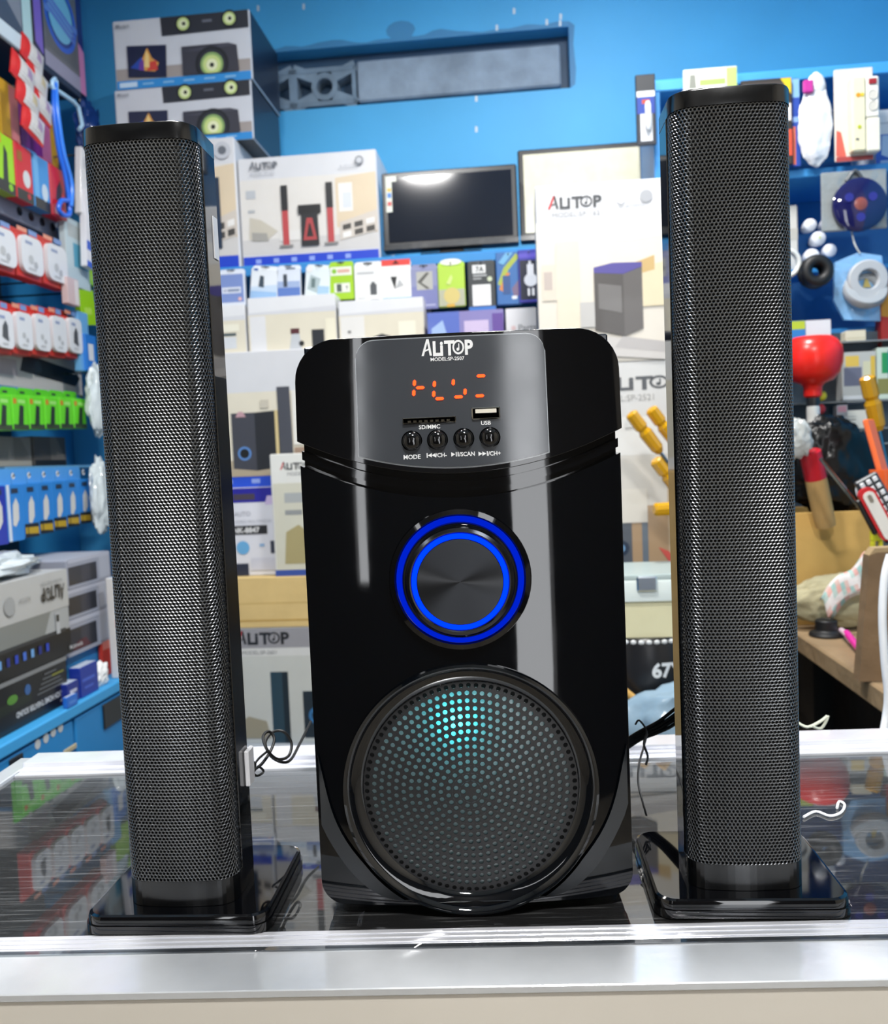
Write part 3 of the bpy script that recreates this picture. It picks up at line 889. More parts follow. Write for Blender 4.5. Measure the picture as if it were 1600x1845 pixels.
def tower(M, label, tilt):
    t = thing('tower_speaker', label, 'speaker', M, 'slim tower speakers')
    base = [(x, y) for x, y in rr(-.066, -.0155, .066, .099, .0135, 7)]
    MB().slab(base, .0004, .0062, '#07080a', True).build('base_lower', 'gloss', t)
    MB().slab([(x * .985, .042 + (y - .042) * .985) for x, y in base], .0064, .0132, '#06070a', True, .003).build('base_plate', 'gloss', t)
    inner = [(x * .955, y + .0022) if y < .03 else (x, y) for x, y in outline()]
    MB().slab(inner, .0205, .546, '#050608').build('inner_core', 'matte', t)
    shell = MB()
    oo = outline(.0004)
    sh = [p for p in [(THW + .0008, .0185), (THW + .0008, .046), (THW - .0105, TD), (-THW + .0105, TD), (-THW - .0008, .046), (-THW - .0008, .0185), (-THW + .003, .0185), (THW - .003, .0185)]]
    shell.slab(sh, .0205, .5465, '#07080b'); o = shell.build('shell', 'gloss', t)
    cp = MB(); cp.slab(outline(.0010), .546, .5575, '#0a0b0d', True, .0012); cp.build('top_cap', 'satin', t)
    cp = MB(); cp.slab(outline(.0006), .0135, .0315, '#0b0c0e'); o = cp.build('bottom_cap', 'satin', t)
    for sx in (-1, 1):
        MB().box(sx * THW - .0016, sx * THW + .0016, .0175, .0198, .0315, .546, '#08090b', .0005).build('grille_edge', 'gloss', t)
    g = bpy.data.objects.new('grille', GM); COL.objects.link(g); g.parent = t
    return t
def at_z(px, py, z): return hitZ(px, py, z)
pL = hitZ(333, 1619, .0135); pR = hitZ(1343, 1593, .0135)
tl_M = Matrix.Translation((pL.x, pL.y - .010, .0006)) @ Matrix.Rotation(math.radians(-4.5), 4, 'Z') @ Matrix.Scale(.984, 4, (0, 0, 1))
tr_M = Matrix.Translation((pR.x, pR.y - .008, .0006)) @ Matrix.Rotation(math.radians(-4.5), 4, 'Z') @ Matrix.Scale(.99, 4, (0, 0, 1))
towL = tower(tl_M, 'slim black tower speaker standing beside the blue cabinet and hanging packs', 0)
towR = tower(tr_M, 'slim black tower speaker standing in front of the red plunger and tools', 0)
MB().box(THW + .0008, THW + .0016, .034, .043, .473, .503, '#e9ebf0').build('side_sticker', 'carton', towL)
st = PR(.03, .009); 
MB().box(THW + .001, THW + .0045, .036, .05, .085, .112, '#e4e5ea', .0008).build('cable_tag', 'plastic', towL)

# ---------------------------------------------------------------- leads
def hy(px, py, Y):
    x, z = hitY(px, py, Y); return Vector((x, Y, max(z, .0022)))
t = thing('speaker_cable', 'thin black cable looped and tied beside the left tower speaker', 'cable', Matrix.Identity(4))
pts = [hy(447, 1392, .70), hy(470, 1378, .72), hy(488, 1352, .74), hy(494, 1330, .75), hy(484, 1318, .75), hy(474, 1328, .74), hy(482, 1352, .73), hy(500, 1368, .74), hy(520, 1362, .76), hy(525, 1338, .77), hy(510, 1318, .77), hy(490, 1320, .77), hy(478, 1340, .76), hy(492, 1366, .75), hy(520, 1372, .76), hy(540, 1340, .80), hy(560, 1300, .84)]
MB().tube(pts, .0013, '#0b0b0c', 8, sub=5).build('wire_loop', 'rubber', t)
pts = [hy(449, 1370, .70), hy(460, 1376, .70), hy(456, 1390, .705), hy(463, 1398, .71), hy(475, 1390, .715), hy(464, 1382, .71), hy(450, 1402, .70), hy(462, 1372, .715), hy(480, 1355, .73)]
MB().tube(pts, .001, '#111', 6, sub=4).build('twist_tie', 'rubber', t)
t = thing('speaker_cable', 'bundle of black leads between the subwoofer and the right tower speaker', 'cable', Matrix.Identity(4))
for k, dy in enumerate((0, 6, -7, 12)):
    pts = [hy(1110, 1352 + dy, .82), hy(1150, 1325 + dy * .8, .80), hy(1185, 1308 + dy, .79), hy(1215, 1288 + dy * 1.4, .78), hy(1245, 1262 + dy, .77)]
    MB().tube(pts, .0016, '#08090a', 8, sub=6).build('wire', 'rubber', t)
pts = [hy(1145, 1305, .79), hy(1152, 1298, .785), hy(1165, 1318, .78), hy(1160, 1345, .77), hy(1152, 1375, .74), hy(1150, 1410, .72), hy(1158, 1445, .70), hy(1165, 1470, .695)]
MB().tube(pts, .0009, '#0a0a0a', 6, sub=5).build('tie_wire', 'rubber', t)
pts = [hy(1166, 1322, .775), hy(1160, 1340, .77), hy(1167, 1362, .76), hy(1164, 1378, .755)]
MB().tube(pts, .0011, '#0a0a0a', 6, sub=4).build('tie_end', 'rubber', t)
o = MB().tube([hy(1437, 1302, .96), hy(1455, 1310, .955), hy(1478, 1300, .955), hy(1492, 1290, .955), hy(1480, 1312, .955), hy(1462, 1308, .95)], .0016, '#d8dbc8', 6, sub=4).build('plastic_tie', 'plastic', None)
tag(o, 'pale twisted plastic tie lying on the rear counter rail', 'tie')
o = MB().tube([hitZ(1448, 1472, .0016), hitZ(1470, 1462, .0016), hitZ(1495, 1470, .0016), hitZ(1515, 1464, .0016), hitZ(1522, 1450, .0016), hitZ(1512, 1444, .0016), hitZ(1508, 1456, .0016)], .0011, '#f0f2f5', 6, sub=4).build('thread', 'cloth', None)
tag(o, 'scrap of white thread on the glass beside the right tower', 'thread')

# ================================================================ BACK OF THE SHOP
def rect_back(bl, tr, V):
    u0, z0 = hitV(bl[0], bl[1], V); u1, z1 = hitV(tr[0], tr[1], V)
    return u0, z0, u1 - u0, z1 - z0
def rect_left(bl, tr, U):
    v0, z0 = hitU(bl[0], bl[1], U); v1, z1 = hitU(tr[0], tr[1], U)
    return v0, z0, v1 - v0, z1 - z0
def carton(name, label, bl, tr, V, depth, col, cols=None, group=None, z0=None, z1=None, rot=0, mat='carton', cat='box'):
    u, z, w, h = rect_back(bl, tr, V)
    if z0 is not None: h += z - z0; z = z0
    if z1 is not None: h = z1 - z
    t = thing(name, label, cat, fr_back(u + w / 2, V, z, rot), group)
    MB().box(-w / 2, w / 2, 0, depth, 0, h, col, .003, cols).build('carton_body', mat, t)
    t['_top'] = z + h
    return t, PR(w, h, 0, col)
def top_of(t):
    z = t['_top']; del t['_top']; return z
WH = '#dfe0e4'
def room_picture(P, v0, v1):
    """the printed living room used on several speaker cartons"""
    d = v1 - v0
    P.r(.01, v0, .99, v1, '#e7e3dd'); P.r(.01, v0, .99, v0 + .2 * d, '#d6d3d0')
    P.p([(.7, v0 + .3 * d), (.99, v0 + .2 * d), (.99, v1), (.7, v0 + .95 * d)], '#e5d2b4')
    P.r(.72, v0 + .5 * d, .82, v0 + .88 * d, '#f2efe9'); P.r(.75, v0 + .55 * d, .81, v0 + .75 * d, '#dfe4ec')
    P.r(.05, v0 + .75 * d, .12, v0 + .86 * d, '#c3c7cc'); P.r(.06, v0 + .56 * d, .11, v0 + .6 * d, '#b9bcc0')
    P.p([(.06, v0 + .2 * d), (.2, v0 + .2 * d), (.27, v0 + .3 * d), (.15, v0 + .46 * d), (.07, v0 + .5 * d)], '#cfc8b8')
    P.p([(.08, v0 + .18 * d), (.2, v0 + .17 * d), (.19, v0 + .28 * d), (.08, v0 + .3 * d)], '#a9a69f')
    P.r(.28, v0 + .16 * d, .56, v0 + .3 * d, '#e9e6e1')
    P.p([(.72, v0 + .12 * d), (.99, v0 + .22 * d), (.99, v0 + .5 * d), (.72, v0 + .36 * d)], '#d9cfc4')
    for i in range(3):
        for j in range(2):
            a = .74 + i * .085
            P.p([(a, v0 + (.15 + .1 * j + .03 * i) * d), (a + .06, v0 + (.17 + .1 * j + .03 * i) * d), (a + .06, v0 + (.24 + .1 * j + .03 * i) * d), (a, v0 + (.22 + .1 * j + .03 * i) * d)], '#4a4744' if (i + j) % 3 else '#f4f2ee')
def icon_strip(P, v1, col='#1642c8', n=6):
    P.r(.01, .0, .99, v1, col)
    for i in range(n):
        P.r(.1 + .78 * i / n, v1 * .35, .1 + .78 * i / n + .04, v1 * .75, '#93a9ea')

# long blue shelf on the back wall
SV = 2.60
zs = hitV(690, 463, SV)[1]
ua = hitV(150, 470, SV)[0]; ub = hitV(1235, 440, SV)[0]
sh = thing('wall_shelf', 'long blue painted shelf board on the back wall under the monitors', 'shelf', fr_back((ua + ub) / 2, SV, zs))
w = ub - ua
MB().box(-w / 2, w / 2, 0, VB - SV - .002, -.032, 0, '#2e86c8', .003).build('board', 'paint', sh)
for i in range(4):
    x = -w / 2 + .12 + i * (w - .24) / 3
    MB().prism([(x, -.032), (x + .012, -.032), (x + .012, -.22), (x, -.22)][::-1], .25, VB - SV - .003, '#2a6fa8').build('bracket', 'paint', sh)
# cartons standing on the shelf, left end
tC, P = carton('speaker_carton', 'white speaker carton under the two stacked black-sided boxes', (222, 470), (421, 246), 2.63, .34, WH, {'x+': '#e5e6ea'}, 'white speaker cartons', z0=zs + .0005)
room_picture(P, .1, .8); icon_strip(P, .1)
P.r(.78, .16, .86, .7, '#22344c'); P.e(.9, .9, .07, '#c9ccd3'); P.e(.9, .9, .035, '#6a6f78')
P.done(tC); zc = top_of(tC)
prev = zc
for k, (bl_, tr_, lab) in enumerate((((211, 258), (452, 143), 'lower of two stacked multimedia speaker boxes with lime cone pictures'), ((208, 140), (449, 16), 'upper of two stacked multimedia speaker boxes, the one nearest the ceiling'))):
    t, P = carton('multimedia_speaker_box', lab, bl_, tr_, 2.66, .30, '#c9cdd6', {'x+': '#0e1c33', 'z+': '#1b2c4a', 'z-': '#222'}, 'stacked multimedia speaker boxes', z0=prev + .0005)
    P.r(.01, .13, .99, .42, '#a59c98'); P.r(.01, .30, .99, .985, '#d3d6de'); P.r(.01, .14, .37, .3, '#a79e9a')
    P.r(.01, .0, .99, .125, '#2f8fd8'); P.r(.03, .03, .16, .1, '#cfe6fa')
    for i in range(5): P.r(.2 + .15 * i, .05, .28 + .15 * i, .075, '#8cc3ee')
    P.p([(.36, .72), (.99, .74), (.99, .99), (.355, .99)], '#2a2b33')
    for cx_, cz_ in ((.52, .87), (.855, .885)):
        P.e(cx_, cz_, .06, '#16171b'); P.e(cx_, cz_, .045, '#c9dc8c'); P.e(cx_, cz_, .03, '#e9efc2'); P.e(cx_ + .005, cz_, .013, '#20221c')
    P.r(.66, .86, .73, .9, '#6a6d78')
    P.p([(.1, .17), (.38, .13), (.39, .59), (.1, .62)], '#11183c')
    P.p([(.12, .3), (.24, .24), (.3, .4), (.2, .44)], '#2448a8'); P.p([(.2, .25), (.3, .22), (.33, .34), (.28, .42), (.25, .57), (.21, .42)], '#e0a04a'); P.p([(.24, .24), (.32, .24), (.31, .38), (.26, .36)], '#d2433a'); P.p([(.22, .3), (.26, .28), (.26, .46), (.24, .54)], '#f3d58a'); P.p([(.18, .26), (.22, .24), (.22, .4), (.19, .38)], '#6a3a9a')
    P.p([(.5, .13), (.91, .13), (.9, .5), (.84, .54), (.5, .54)], '#3b3a44'); P.p([(.5, .47), (.84, .54), (.9, .5), (.6, .46)], '#4a4a56')
    [P.e(.715, .26 - .004 * q, r_, c_, 28, 1.0, .128) for q, (r_, c_) in enumerate(((.12, '#1a1b20'), (.1, '#2e2f38'), (.082, '#8fb06a'), (.065, '#cfe08e'), (.04, '#eef2c8'), (.016, '#25261e')))]
    P.t('Micam', .03, .88, .06, '#8a8f99', 'l', .01)
    P.done(t); prev = top_of(t)
# carton with the red and black towers
tD, P = carton('speaker_carton', 'white carton picturing red and black tower speakers, on the blue shelf', (437, 466), (677, 268), 2.64, .3, WH, {'x+': '#e9eaee'}, 'white speaker cartons', z0=zs + .0005)
room_picture(P, .12, .80); icon_strip(P, .1)
for a in (.33, .655):
    P.r(a - .022, .19, a + .022, .5, '#c2494c'); P.r(a - .024, .5, a + .024, .73, '#232427'); P.r(a - .05, .17, a + .05, .19, '#8f8d8a')
P.p([(.44, .17), (.57, .17), (.565, .44), (.58, .54), (.43, .54), (.445, .44)], '#26272b'); P.r(.425, .46, .59, .54, '#1a1b1e')
P.p([(.455, .22), (.555, .22), (.525, .42), (.485, .42)], '#b8484a'); P.p([(.48, .25), (.53, .25), (.51, .37), (.5, .37)], '#2a2325')
P.logo(.09, .89, .06, '#5a5f68', '#7a7f88'); P.t('MODEL:SP-661', .09, .835, .028, '#a9adb6')
P.e(.88, .905, .03, '#7f848c'); P.e(.88, .905, .02, '#c9ccd2'); P.t('BLUETOOTH', .74, .85, .022, '#aeb2ba')
P.done(tD); del tD['_top']
# monitors
def monitor(label, bl, tr, V, screen, bez, rot, tilt, stick):
    u, z, w, h = rect_back(bl, tr, V)
    t = thing('monitor', label, 'monitor', fr_back(u + w / 2, V, z, rot, tilt), 'monitors on the back shelf')
    MB().box(-w / 2, w / 2, 0, .03, 0, h, bez, .004).build('housing', 'plastic', t)
    MB().box(-w / 2 + .016, w / 2 - .016, -.0012, .004, .026, h - .016, screen, .0005).build('screen', 'screen' if stick else 'satin', t)
    f = MB(); f.box(-w / 2, w / 2, -.004, -.0002, .004, .02, '#2d3034' if stick else '#3c3f42', .001).build('lower_bezel', 'satin', t)
    d = z - zs
    MB().box(-.035, .035, .012, .028, -d / math.cos(math.radians(tilt)) + .004, .004, '#16181b', .002).build('stand_neck', 'plastic', t)
    MB().box(-.09, .09, -.012, .07, -d + .0015, -d + .008, '#121416', .003).build('stand_foot', 'plastic', t)
    if stick:
        P = PR(w, h, -.0012); P.p([(.03, .5), (.075, .5), (.075, .95), (.03, .95)], '#dfe3d6'); P.r(.035, .88, .11, .95, '#e8ebe0'); P.r(.04, .76, .07, .8, '#d8b43a'); P.r(.04, .68, .07, .74, '#3a7fd0'); P.r(.04, .58, .07, .63, '#cc4a4a')
        P.done(t, 'energy_label')
    return t
monitor('dark glossy monitor with an energy label on its left edge', (692, 455), (930, 291), 2.63, '#0b1220', '#1b1f24', 0, -3.6, True)
monitor('larger monitor with a pale cream screen behind the white carton', (938, 437), (1163, 250), 2.72, '#d9d6bd', '#14171b', 0, -3, False)
# packs hanging from the shelf front
hung = [(395, 441, 482, 553, '#dfe6f2', 'pale blue cable pack'), (448, 497, 476, 547, '#e9eff5', 'white and blue adapter pack tilted'), (499, 541, 475, 541, '#dfe7f3', 'blue faded adapter pack'),
        (547, 593, 474, 543, '#e4eef2', 'glossy silver film pack'), (594, 637, 468, 541, '#a6d32a', 'lime green battery pack'), (640, 690, 468, 568, '#eeefee', 'long white phone battery box'),
        (689, 741, 465, 551, '#f4f4f2', 'white pack with a red header'), (741, 789, 473, 558, '#8f94b8', 'grey violet cable pack'), (790, 838, 468, 554, '#b7dc4a', 'lime pack with a yellow foot'), (844, 893, 466, 563, '#3c4143', 'black pack with a white window')]
PV = SV - .028
for i, (xl, xr, yt, yb, c_, nm) in enumerate(hung):
    u, z, w, h = rect_back((xl + 1, yb), (xr - 2, yt), PV)
    roll = (0, 7, 1, 6, 0, 0, 0, 0, 0, 0)[i]
    t = thing('hanging_pack', '%s hanging under the blue shelf' % nm, 'pack', fr_back(u + w / 2, PV, z, 0, 0, roll), 'packs hanging under the back shelf')
    MB().box(-w / 2, w / 2, 0, .016, 0, h * .9, c_, .002).build('pack_body', 'carton', t)
    MB().prism(rr(-w / 2, h * .88, w / 2, h, w * .12, 3, (0, 1, 1, 0)), .013, .0155, c_).build('hang_tab', 'carton', t)
    MB().tube([(0, -.006, h * .95), (0, .03 + .0, h * .95)], .0022, '#b9bec4', 6, sub=1).build('hook', 'chrome', sh, sh.matrix_world.inverted() @ t.matrix_world)
    P = PR(w, h)
    P.r(.35, .925, .65, .965, '#4a5058')
    if i == 0: P.r(.05, .1, .95, .84, '#7d93cc'); P.r(.12, .34, .85, .5, '#dfe6f4'); P.r(.18, .38, .8, .45, '#8795b0'); P.t('CE', .2, .38, .07, '#eef', bold=.02); P.e(.8, .18, .07, '#e9b9b9')
    if i == 1: P.r(.02, .02, .98, .3, '#9cc2ea'); P.p([(.02, .3), (.98, .3), (.98, .5), (.02, .4)], '#c9dcf0'); P.p([(.3, .42), (.5, .4), (.48, .7), (.34, .72)], '#3b4a58'); P.r(.1, .84, .25, .9, '#2f5fb0')
    if i == 2: P.r(.02, .02, .98, .34, '#5f7fc4'); P.p([(.02, .34), (.98, .34), (.98, .52), (.02, .52)], '#a3b6da'); P.r(.28, .36, .44, .72, '#39424f'); P.r(.4, .86, .8, .9, '#4a5a74')
    if i == 3: P.p([(.1, .3), (.5, .2), (.6, .6), (.2, .7)], '#b3c3c6'); P.r(.5, .1, .95, .4, '#a9cbe6'); P.e(.15, .85, .13, '#eeeeee'); P.r(.3, .06, .8, .12, '#d99a9a'); P.r(.25, .35, .4, .6, '#6b7f80')
    if i == 4: P.r(.06, .62, .94, .84, '#eef2e4'); P.e(.22, .73, .1, '#8cc63a'); P.r(.36, .69, .86, .77, '#e0b0a0'); P.r(.2, .18, .85, .42, '#e9eedd'); P.r(.3, .2, .5, .4, '#55605a'); P.r(.58, .22, .8, .38, '#f4f6ea'); P.t('T', .66, .25, .09, '#444', bold=.03)
    if i == 5: P.r(.55, .36, .78, .56, '#55585c'); P.r(.6, .54, .72, .6, '#55585c'); P.r(.55, .2, .85, .28, '#3a3d40'); P.r(.12, .76, .7, .79, '#c5c7c9'); P.r(.1, .3, .4, .33, '#d6d7d9'); P.r(.1, .24, .36, .27, '#d6d7d9'); P.r(.7, .08, .85, .11, '#888')
    if i == 6: P.r(.01, .86, .99, .99, '#e8473f'); P.r(.01, .08, .99, .17, '#7fb2e0'); P.r(.01, .0, .99, .07, '#e6c36a'); P.p([(.3, .62), (.52, .62), (.44, .34)], '#2a2c2e'); P.p([(.44, .36), (.75, .42), (.6, .56), (.52, .44)], '#b9bbbd'); P.p([(.38, .9), (.62, .9), (.5, .96)], '#3a2020')
    if i == 7: P.r(.02, .0, .98, .5, '#7d82b4'); P.r(.22, .42, .82, .82, '#b7b7b0'); P.p([(.25, .6), (.6, .8), (.7, .78), (.4, .58), (.7, .45), (.6, .43)], '#5d5d58'); P.r(.1, .06, .9, .1, '#b2b6d6')
    if i == 8: P.r(.02, .02, .98, .38, '#b9bba0'); P.e(.5, .24, .3, '#d9c77a'); P.e(.5, .97, .4, '#f1f4e4', sq=.3); P.r(.3, .0, .6, .06, '#e0b040'); P.p([(.3, .5), (.5, .7), (.55, .62), (.45, .48)], '#d5e88c')
    if i == 9: P.r(.18, .74, .66, .9, '#eef0ee'); P.r(.16, .12, .82, .52, '#f4f6f2'); P.r(.01, .0, .99, .1, '#3a77c4'); P.r(.2, .68, .7, .71, '#b9bcbc'); P.r(.2, .62, .5, .65, '#a9acac'); P.e(.8, .62, .09, '#cdd6b8'); P.t('7A', .3, .77, .1, '#454a4c', bold=.02)
    P.done(t)
for i, (xl, xr, yt, yb, nm) in enumerate(((896, 938, 452, 550, 'blue phone accessory box with a yellow swirl'), (936, 972, 448, 545, 'violet and navy charger box picturing a white plug'))):
    u, z, w, h = rect_back((xl, yb), (xr, yt), PV - .01 * i)
    t = thing('accessory_box', '%s hanging at the shelf end' % nm, 'box', fr_back(u + w / 2, PV - .01 * i, z), 'accessory boxes at the shelf end')
    MB().box(-w / 2, w / 2, 0, .02, 0, h, '#3a6fae' if i == 0 else '#3a3aa8', .002).build('box_body', 'carton', t)
    MB().tube([(0, -.004, h * .955), (0, .04, h * .955)], .0022, '#b9bec4', 6, sub=1).build('hook', 'chrome', sh, sh.matrix_world.inverted() @ t.matrix_world)
    P = PR(w, h)
    if i == 0:
        P.p([(.05, .4), (.3, .7), (.8, .96), (.95, .9), (.5, .66), (.2, .35)], '#a9b84a'); P.p([(.1, .3), (.4, .6), (.55, .6), (.25, .25)], '#d98a3c'); P.p([(.6, .3), (.95, .5), (.95, .2), (.7, .1)], '#7d6a86'); P.r(.25, .2, .55, .55, '#35568c'); P.r(.6, .1, .8, .16, '#e8eef4'); P.p([(.1, .8), (.4, .98), (.7, .98), (.3, .75)], '#6fb0d8')
    else:
        P.r(.06, .04, .94, .8, '#161d33'); P.r(.02, .84, .98, .93, '#5a4fc0'); P.e(.55, .42, .3, '#d7dbe4'); P.r(.4, .5, .7, .72, '#dfe2ea'); P.r(.48, .7, .58, .78, '#dfe2ea'); P.r(.4, .12, .5, .26, '#e4e6ec'); P.r(.6, .12, .7, .26, '#e4e6ec')
    P.done(t)
# stack below the shelf, between the left tower and the subwoofer
bench_z = hitV(480, 1352, 2.40)[1]
bn = thing('low_bench', 'low blue bench carrying the carton stack at the back', 'bench', fr_back(hitV(630, 1352, 2.4)[0], 2.36, FLOOR))
MB().box(-.51, .51, 0, .66, bench_z - FLOOR - .04, bench_z - FLOOR, '#2a72ac', .003).build('top', 'paint', bn)
for sx in (-.47, .47):
    for yy in (.05, .6): MB().box(sx - .025, sx + .025, yy - .025, yy + .025, 0, bench_z - FLOOR - .04, '#255f90').build('leg', 'paint', bn)
tL, P = carton('speaker_carton', 'white carton with grey header lettered over dark tower pictures, on the bench', (300, 1356), (640, 1127), 2.40, .42, '#e4e4e0', None, 'white speaker cartons', z0=bench_z + .0005)
P.r(.0, .835, 1, .995, '#a3a2a6'); P.logo(.395, .868, .095, '#24262a', '#b83a3c', wide=1.05); P.t('MODEL:SP-2601', .42, .785, .032, '#8f9294'); P.r(.0, .06, 1, .77, '#d4d6cf')
P.r(.56, .06, .645, .64, '#2d4754'); P.r(.62, .06, .65, .64, '#1b2a33'); P.r(.72, .1, .98, .48, '#22303a'); P.e(.79, .28, .045, '#3a7ab0'); P.e(.79, .28, .028, '#10161c'); P.p([(.38, .1), (.55, .1), (.53, .24), (.44, .28), (.38, .22)], '#a79f88'); P.r(.36, .3, .42, .7, '#c6c6b8')
P.done(tL); z_ = top_of(tL)
tK, P = carton('cardboard_box', 'plain tan cardboard box below the white multimedia box', (300, 1126), (640, 1036), 2.40, .44, '#d8bb7e', None, None, z0=z_ + .0005, mat='kraft')
P.r(0, .47, 1, .5, '#c9aa6a'); P.r(.0, .12, 1, .16, '#bf9c58'); P.done(tK, 'tape_seam', 'kraft'); zk = top_of(tK)
tJ, P = carton('accessory_carton', 'white and violet carton with black model lettering, above the tan box', (300, 1036), (506, 876), 2.45, .36, '#e9eaf2', None, None, z0=zk + .0005)
P.r(0, .83, 1, .995, '#2320a0'); P.r(.6, .86, .78, .93, '#4a4050'); P.p([(.86, .8), (1, .8), (1, .9), (.88, .9)], '#d9c7ec'); P.t('AUTO', .6, .68, .05, '#9a9daa'); P.t('VIDEO MULTIMEDIA', .6, .6, .035, '#b9bcc6')
P.r(.56, .47, .87, .57, '#2a2b2f'); P.t('NK-8847', .585, .49, .06, '#f2f2f2', 'l', .03); P.e(.66, .32, .055, '#6fb4e6'); P.r(.8, .33, .84, .36, '#8fb7e0'); P.r(.89, .25, .925, .39, '#3a3f4e'); P.r(.56, .0, .7, .14, '#2b3146'); P.r(.72, .06, .97, .2, '#d5d7e4')
P.done(tJ); zj = top_of(tJ)
tI, P = carton('speaker_carton', 'narrow white carton with red slanted letter beside the subwoofer head', (497, 1036), (640, 812), 2.418, .03, '#eeeee8', None, 'white speaker cartons', z0=zk + .0005)
P.logo(.12, .87, .055); P.t('MODEL', .2, .82, .03, '#8d9094'); P.r(.02, .05, .98, .76, '#dcdac8'); P.r(.15, .6, .4, .68, '#b4b8b8'); P.r(.15, .5, .35, .54, '#9da0a0'); P.p([(.12, .1), (.6, .1), (.5, .3), (.3, .42), (.15, .36)], '#b5a878'); P.r(0, 0, 1, .05, '#3a55a8')
P.done(tI); z_ = top_of(tI)
tH, P = carton('speaker_carton', 'white carton picturing a black subwoofer with a blue ring, left of the subwoofer', (318, 874), (690, 620), 2.47, .4, WH, None, 'white speaker cartons', z0=max(zj, zj) + .0005)
P.r(.0, .1, 1, .7, '#e9e2cf'); icon_strip(P, .08, '#1f4fd0'); P.r(.25, .08, .7, .2, '#b8a990')
P.p([(.28, .14), (.39, .12), (.39, .55), (.28, .55)], '#43454f'); P.p([(.39, .12), (.51, .14), (.51, .56), (.39, .55)], '#22252c'); P.e(.335, .25, .032, '#5f8fd0'); P.e(.335, .25, .022, '#0e1014'); P.p([(.3, .52), (.35, .52), (.335, .56), (.315, .56)], '#c9a0a8')
P.p([(.505, .12), (.565, .12), (.56, .73), (.5, .73)], '#4b4e58'); P.r(.42, .58, .46, .64, '#cfc8b8'); P.r(.57, .3, .62, .7, '#f1efe8'); P.p([(.485, .14), (.5, .14), (.5, .56), (.485, .56)], '#dcc893'); P.r(.57, .22, .66, .28, '#a98f7c')
P.done(tH); zh = top_of(tH)
for i, (xl, xr, yb, yt, lab) in enumerate(((330, 440, 641, 548, 'white carton with a grey bar picture behind the hanging packs, left end'), (450, 603, 634, 528, 'white carton with a red and black bottle picture behind the hanging packs'), (613, 762, 628, 534, 'white carton with a dark dome picture, just above the subwoofer head'))):
    t, P = carton('speaker_carton', lab, (xl, yb), (xr, yt), 2.50 + .004 * i, .3, '#ecedf0', None, 'white speaker cartons', z0=zh + .0005)
    del t['_top']
    P.r(.0, .0, 1, .68, '#e7e0cc'); P.p([(0, .68), (1, .68), (1, .78), (0, .72)], '#dcdde2')
    if i == 0: P.r(.55, .36, .85, .42, '#4a5a60'); P.r(.55, .1, .85, .34, '#d9dde2'); P.r(.6, .45, .9, .6, '#f4f0dd')
    if i == 1: P.r(.02, .0, .2, .66, '#e8e8ea'); P.r(.48, .3, .58, .4, '#5a2a30'); P.p([(.46, .02), (.6, .02), (.58, .3), (.49, .3)], '#c9cdd2'); P.r(.72, .0, .86, .36, '#2b2e34'); P.e(.6, .12, .03, '#222'); P.r(.88, .0, .99, .55, '#f3edd6')
    if i == 2: P.r(.02, .2, .3, .66, '#eceae6'); P.p([(.36, .02), (.64, .02), (.6, .2), (.5, .26), (.4, .2)], '#3a3b40'); P.r(.7, .1, .9, .5, '#f6f2de'); P.r(.1, .3, .14, .36, '#8a8a8a')
    P.done(t)
tq, P = carton('speaker_carton', 'plain white carton hidden mostly by the subwoofer head', (712, 860), (962, 626), 2.48, .36, '#e4e4e2', None, 'white speaker cartons', z0=zh - (zh - zj)); zq = top_of(tq)
P.r(.02, .1, .98, .7, '#dcd6c4'); P.done(tq)
t, P = carton('accessory_carton', 'violet and blue carton above the middle of the subwoofer head', (772, 622), (907, 556), 2.49, .2, '#8d86c0', None, None, z0=zq + .0005); del t['_top']
P.r(0, .0, .42, 1, '#5d74c8'); P.p([(.05, .1), (.3, .1), (.2, .8), (.05, .6)], '#a9c4ee'); P.r(.48, .35, .8, .75, '#d3c2e4'); P.r(.46, .1, .86, .32, '#4f4a5c'); P.r(.85, .2, .99, .9, '#6a4fa0'); P.done(t)
t, P = carton('accessory_carton', 'small white carton lettered Parts beside the violet carton', (913, 620), (966, 553), 2.47, .2, '#e6e6ea', None, None, z0=zq + .0005); del t['_top']
P.t('Parts', .4, .42, .17, '#8f9298', 'l', .015); P.e(.24, .5, .08, '#e0c4c4'); P.done(t)
MB_s = carton('cardboard_box', 'tan cardboard box carrying cartons behind the subwoofer', (668, 1352), (962, 866), 2.46, .36, '#caa970', None, None, z0=bench_z + .0005, z1=zj - .0006, mat='kraft')[0]; del MB_s['_top']

# ---------------------------------------------------------------- right of the subwoofer
zt = hitV(1160, 1032, 2.2)[1]
wt = thing('work_table', 'blue work table carrying the tall white cartons at the back', 'table', fr_back(hitV(1175, 1032, 2.2)[0], 2.17, FLOOR))
ht = zt - FLOOR
MB().box(-.25, .25, 0, .245, ht - .03, ht, '#2a72ac', .003).build('top', 'paint', wt)
for sx in (-.22, .22):
    for yy in (.03, .21): MB().box(sx - .02, sx + .02, yy - .02, yy + .02, 0, ht - .03, '#255f90').build('leg', 'paint', wt)
tM, P = carton('speaker_carton', 'tall white carton behind the yellow screwdrivers, right of the subwoofer', (990, 1032), (1345, 640), 2.2, .2, '#e0dfdc', None, 'white speaker cartons', z0=zt + .0005)
P.r(.0, .0, 1, .66, '#dfdbd2'); P.r(.0, .56, 1, .74, '#efeeea'); P.logo(.275, .868, .06, '#55585c', '#c64646', wide=1.5); P.t('MODEL:SP-2521', .26, .815, .03, '#a8a8a5', 'l', .0, wide=1.0)
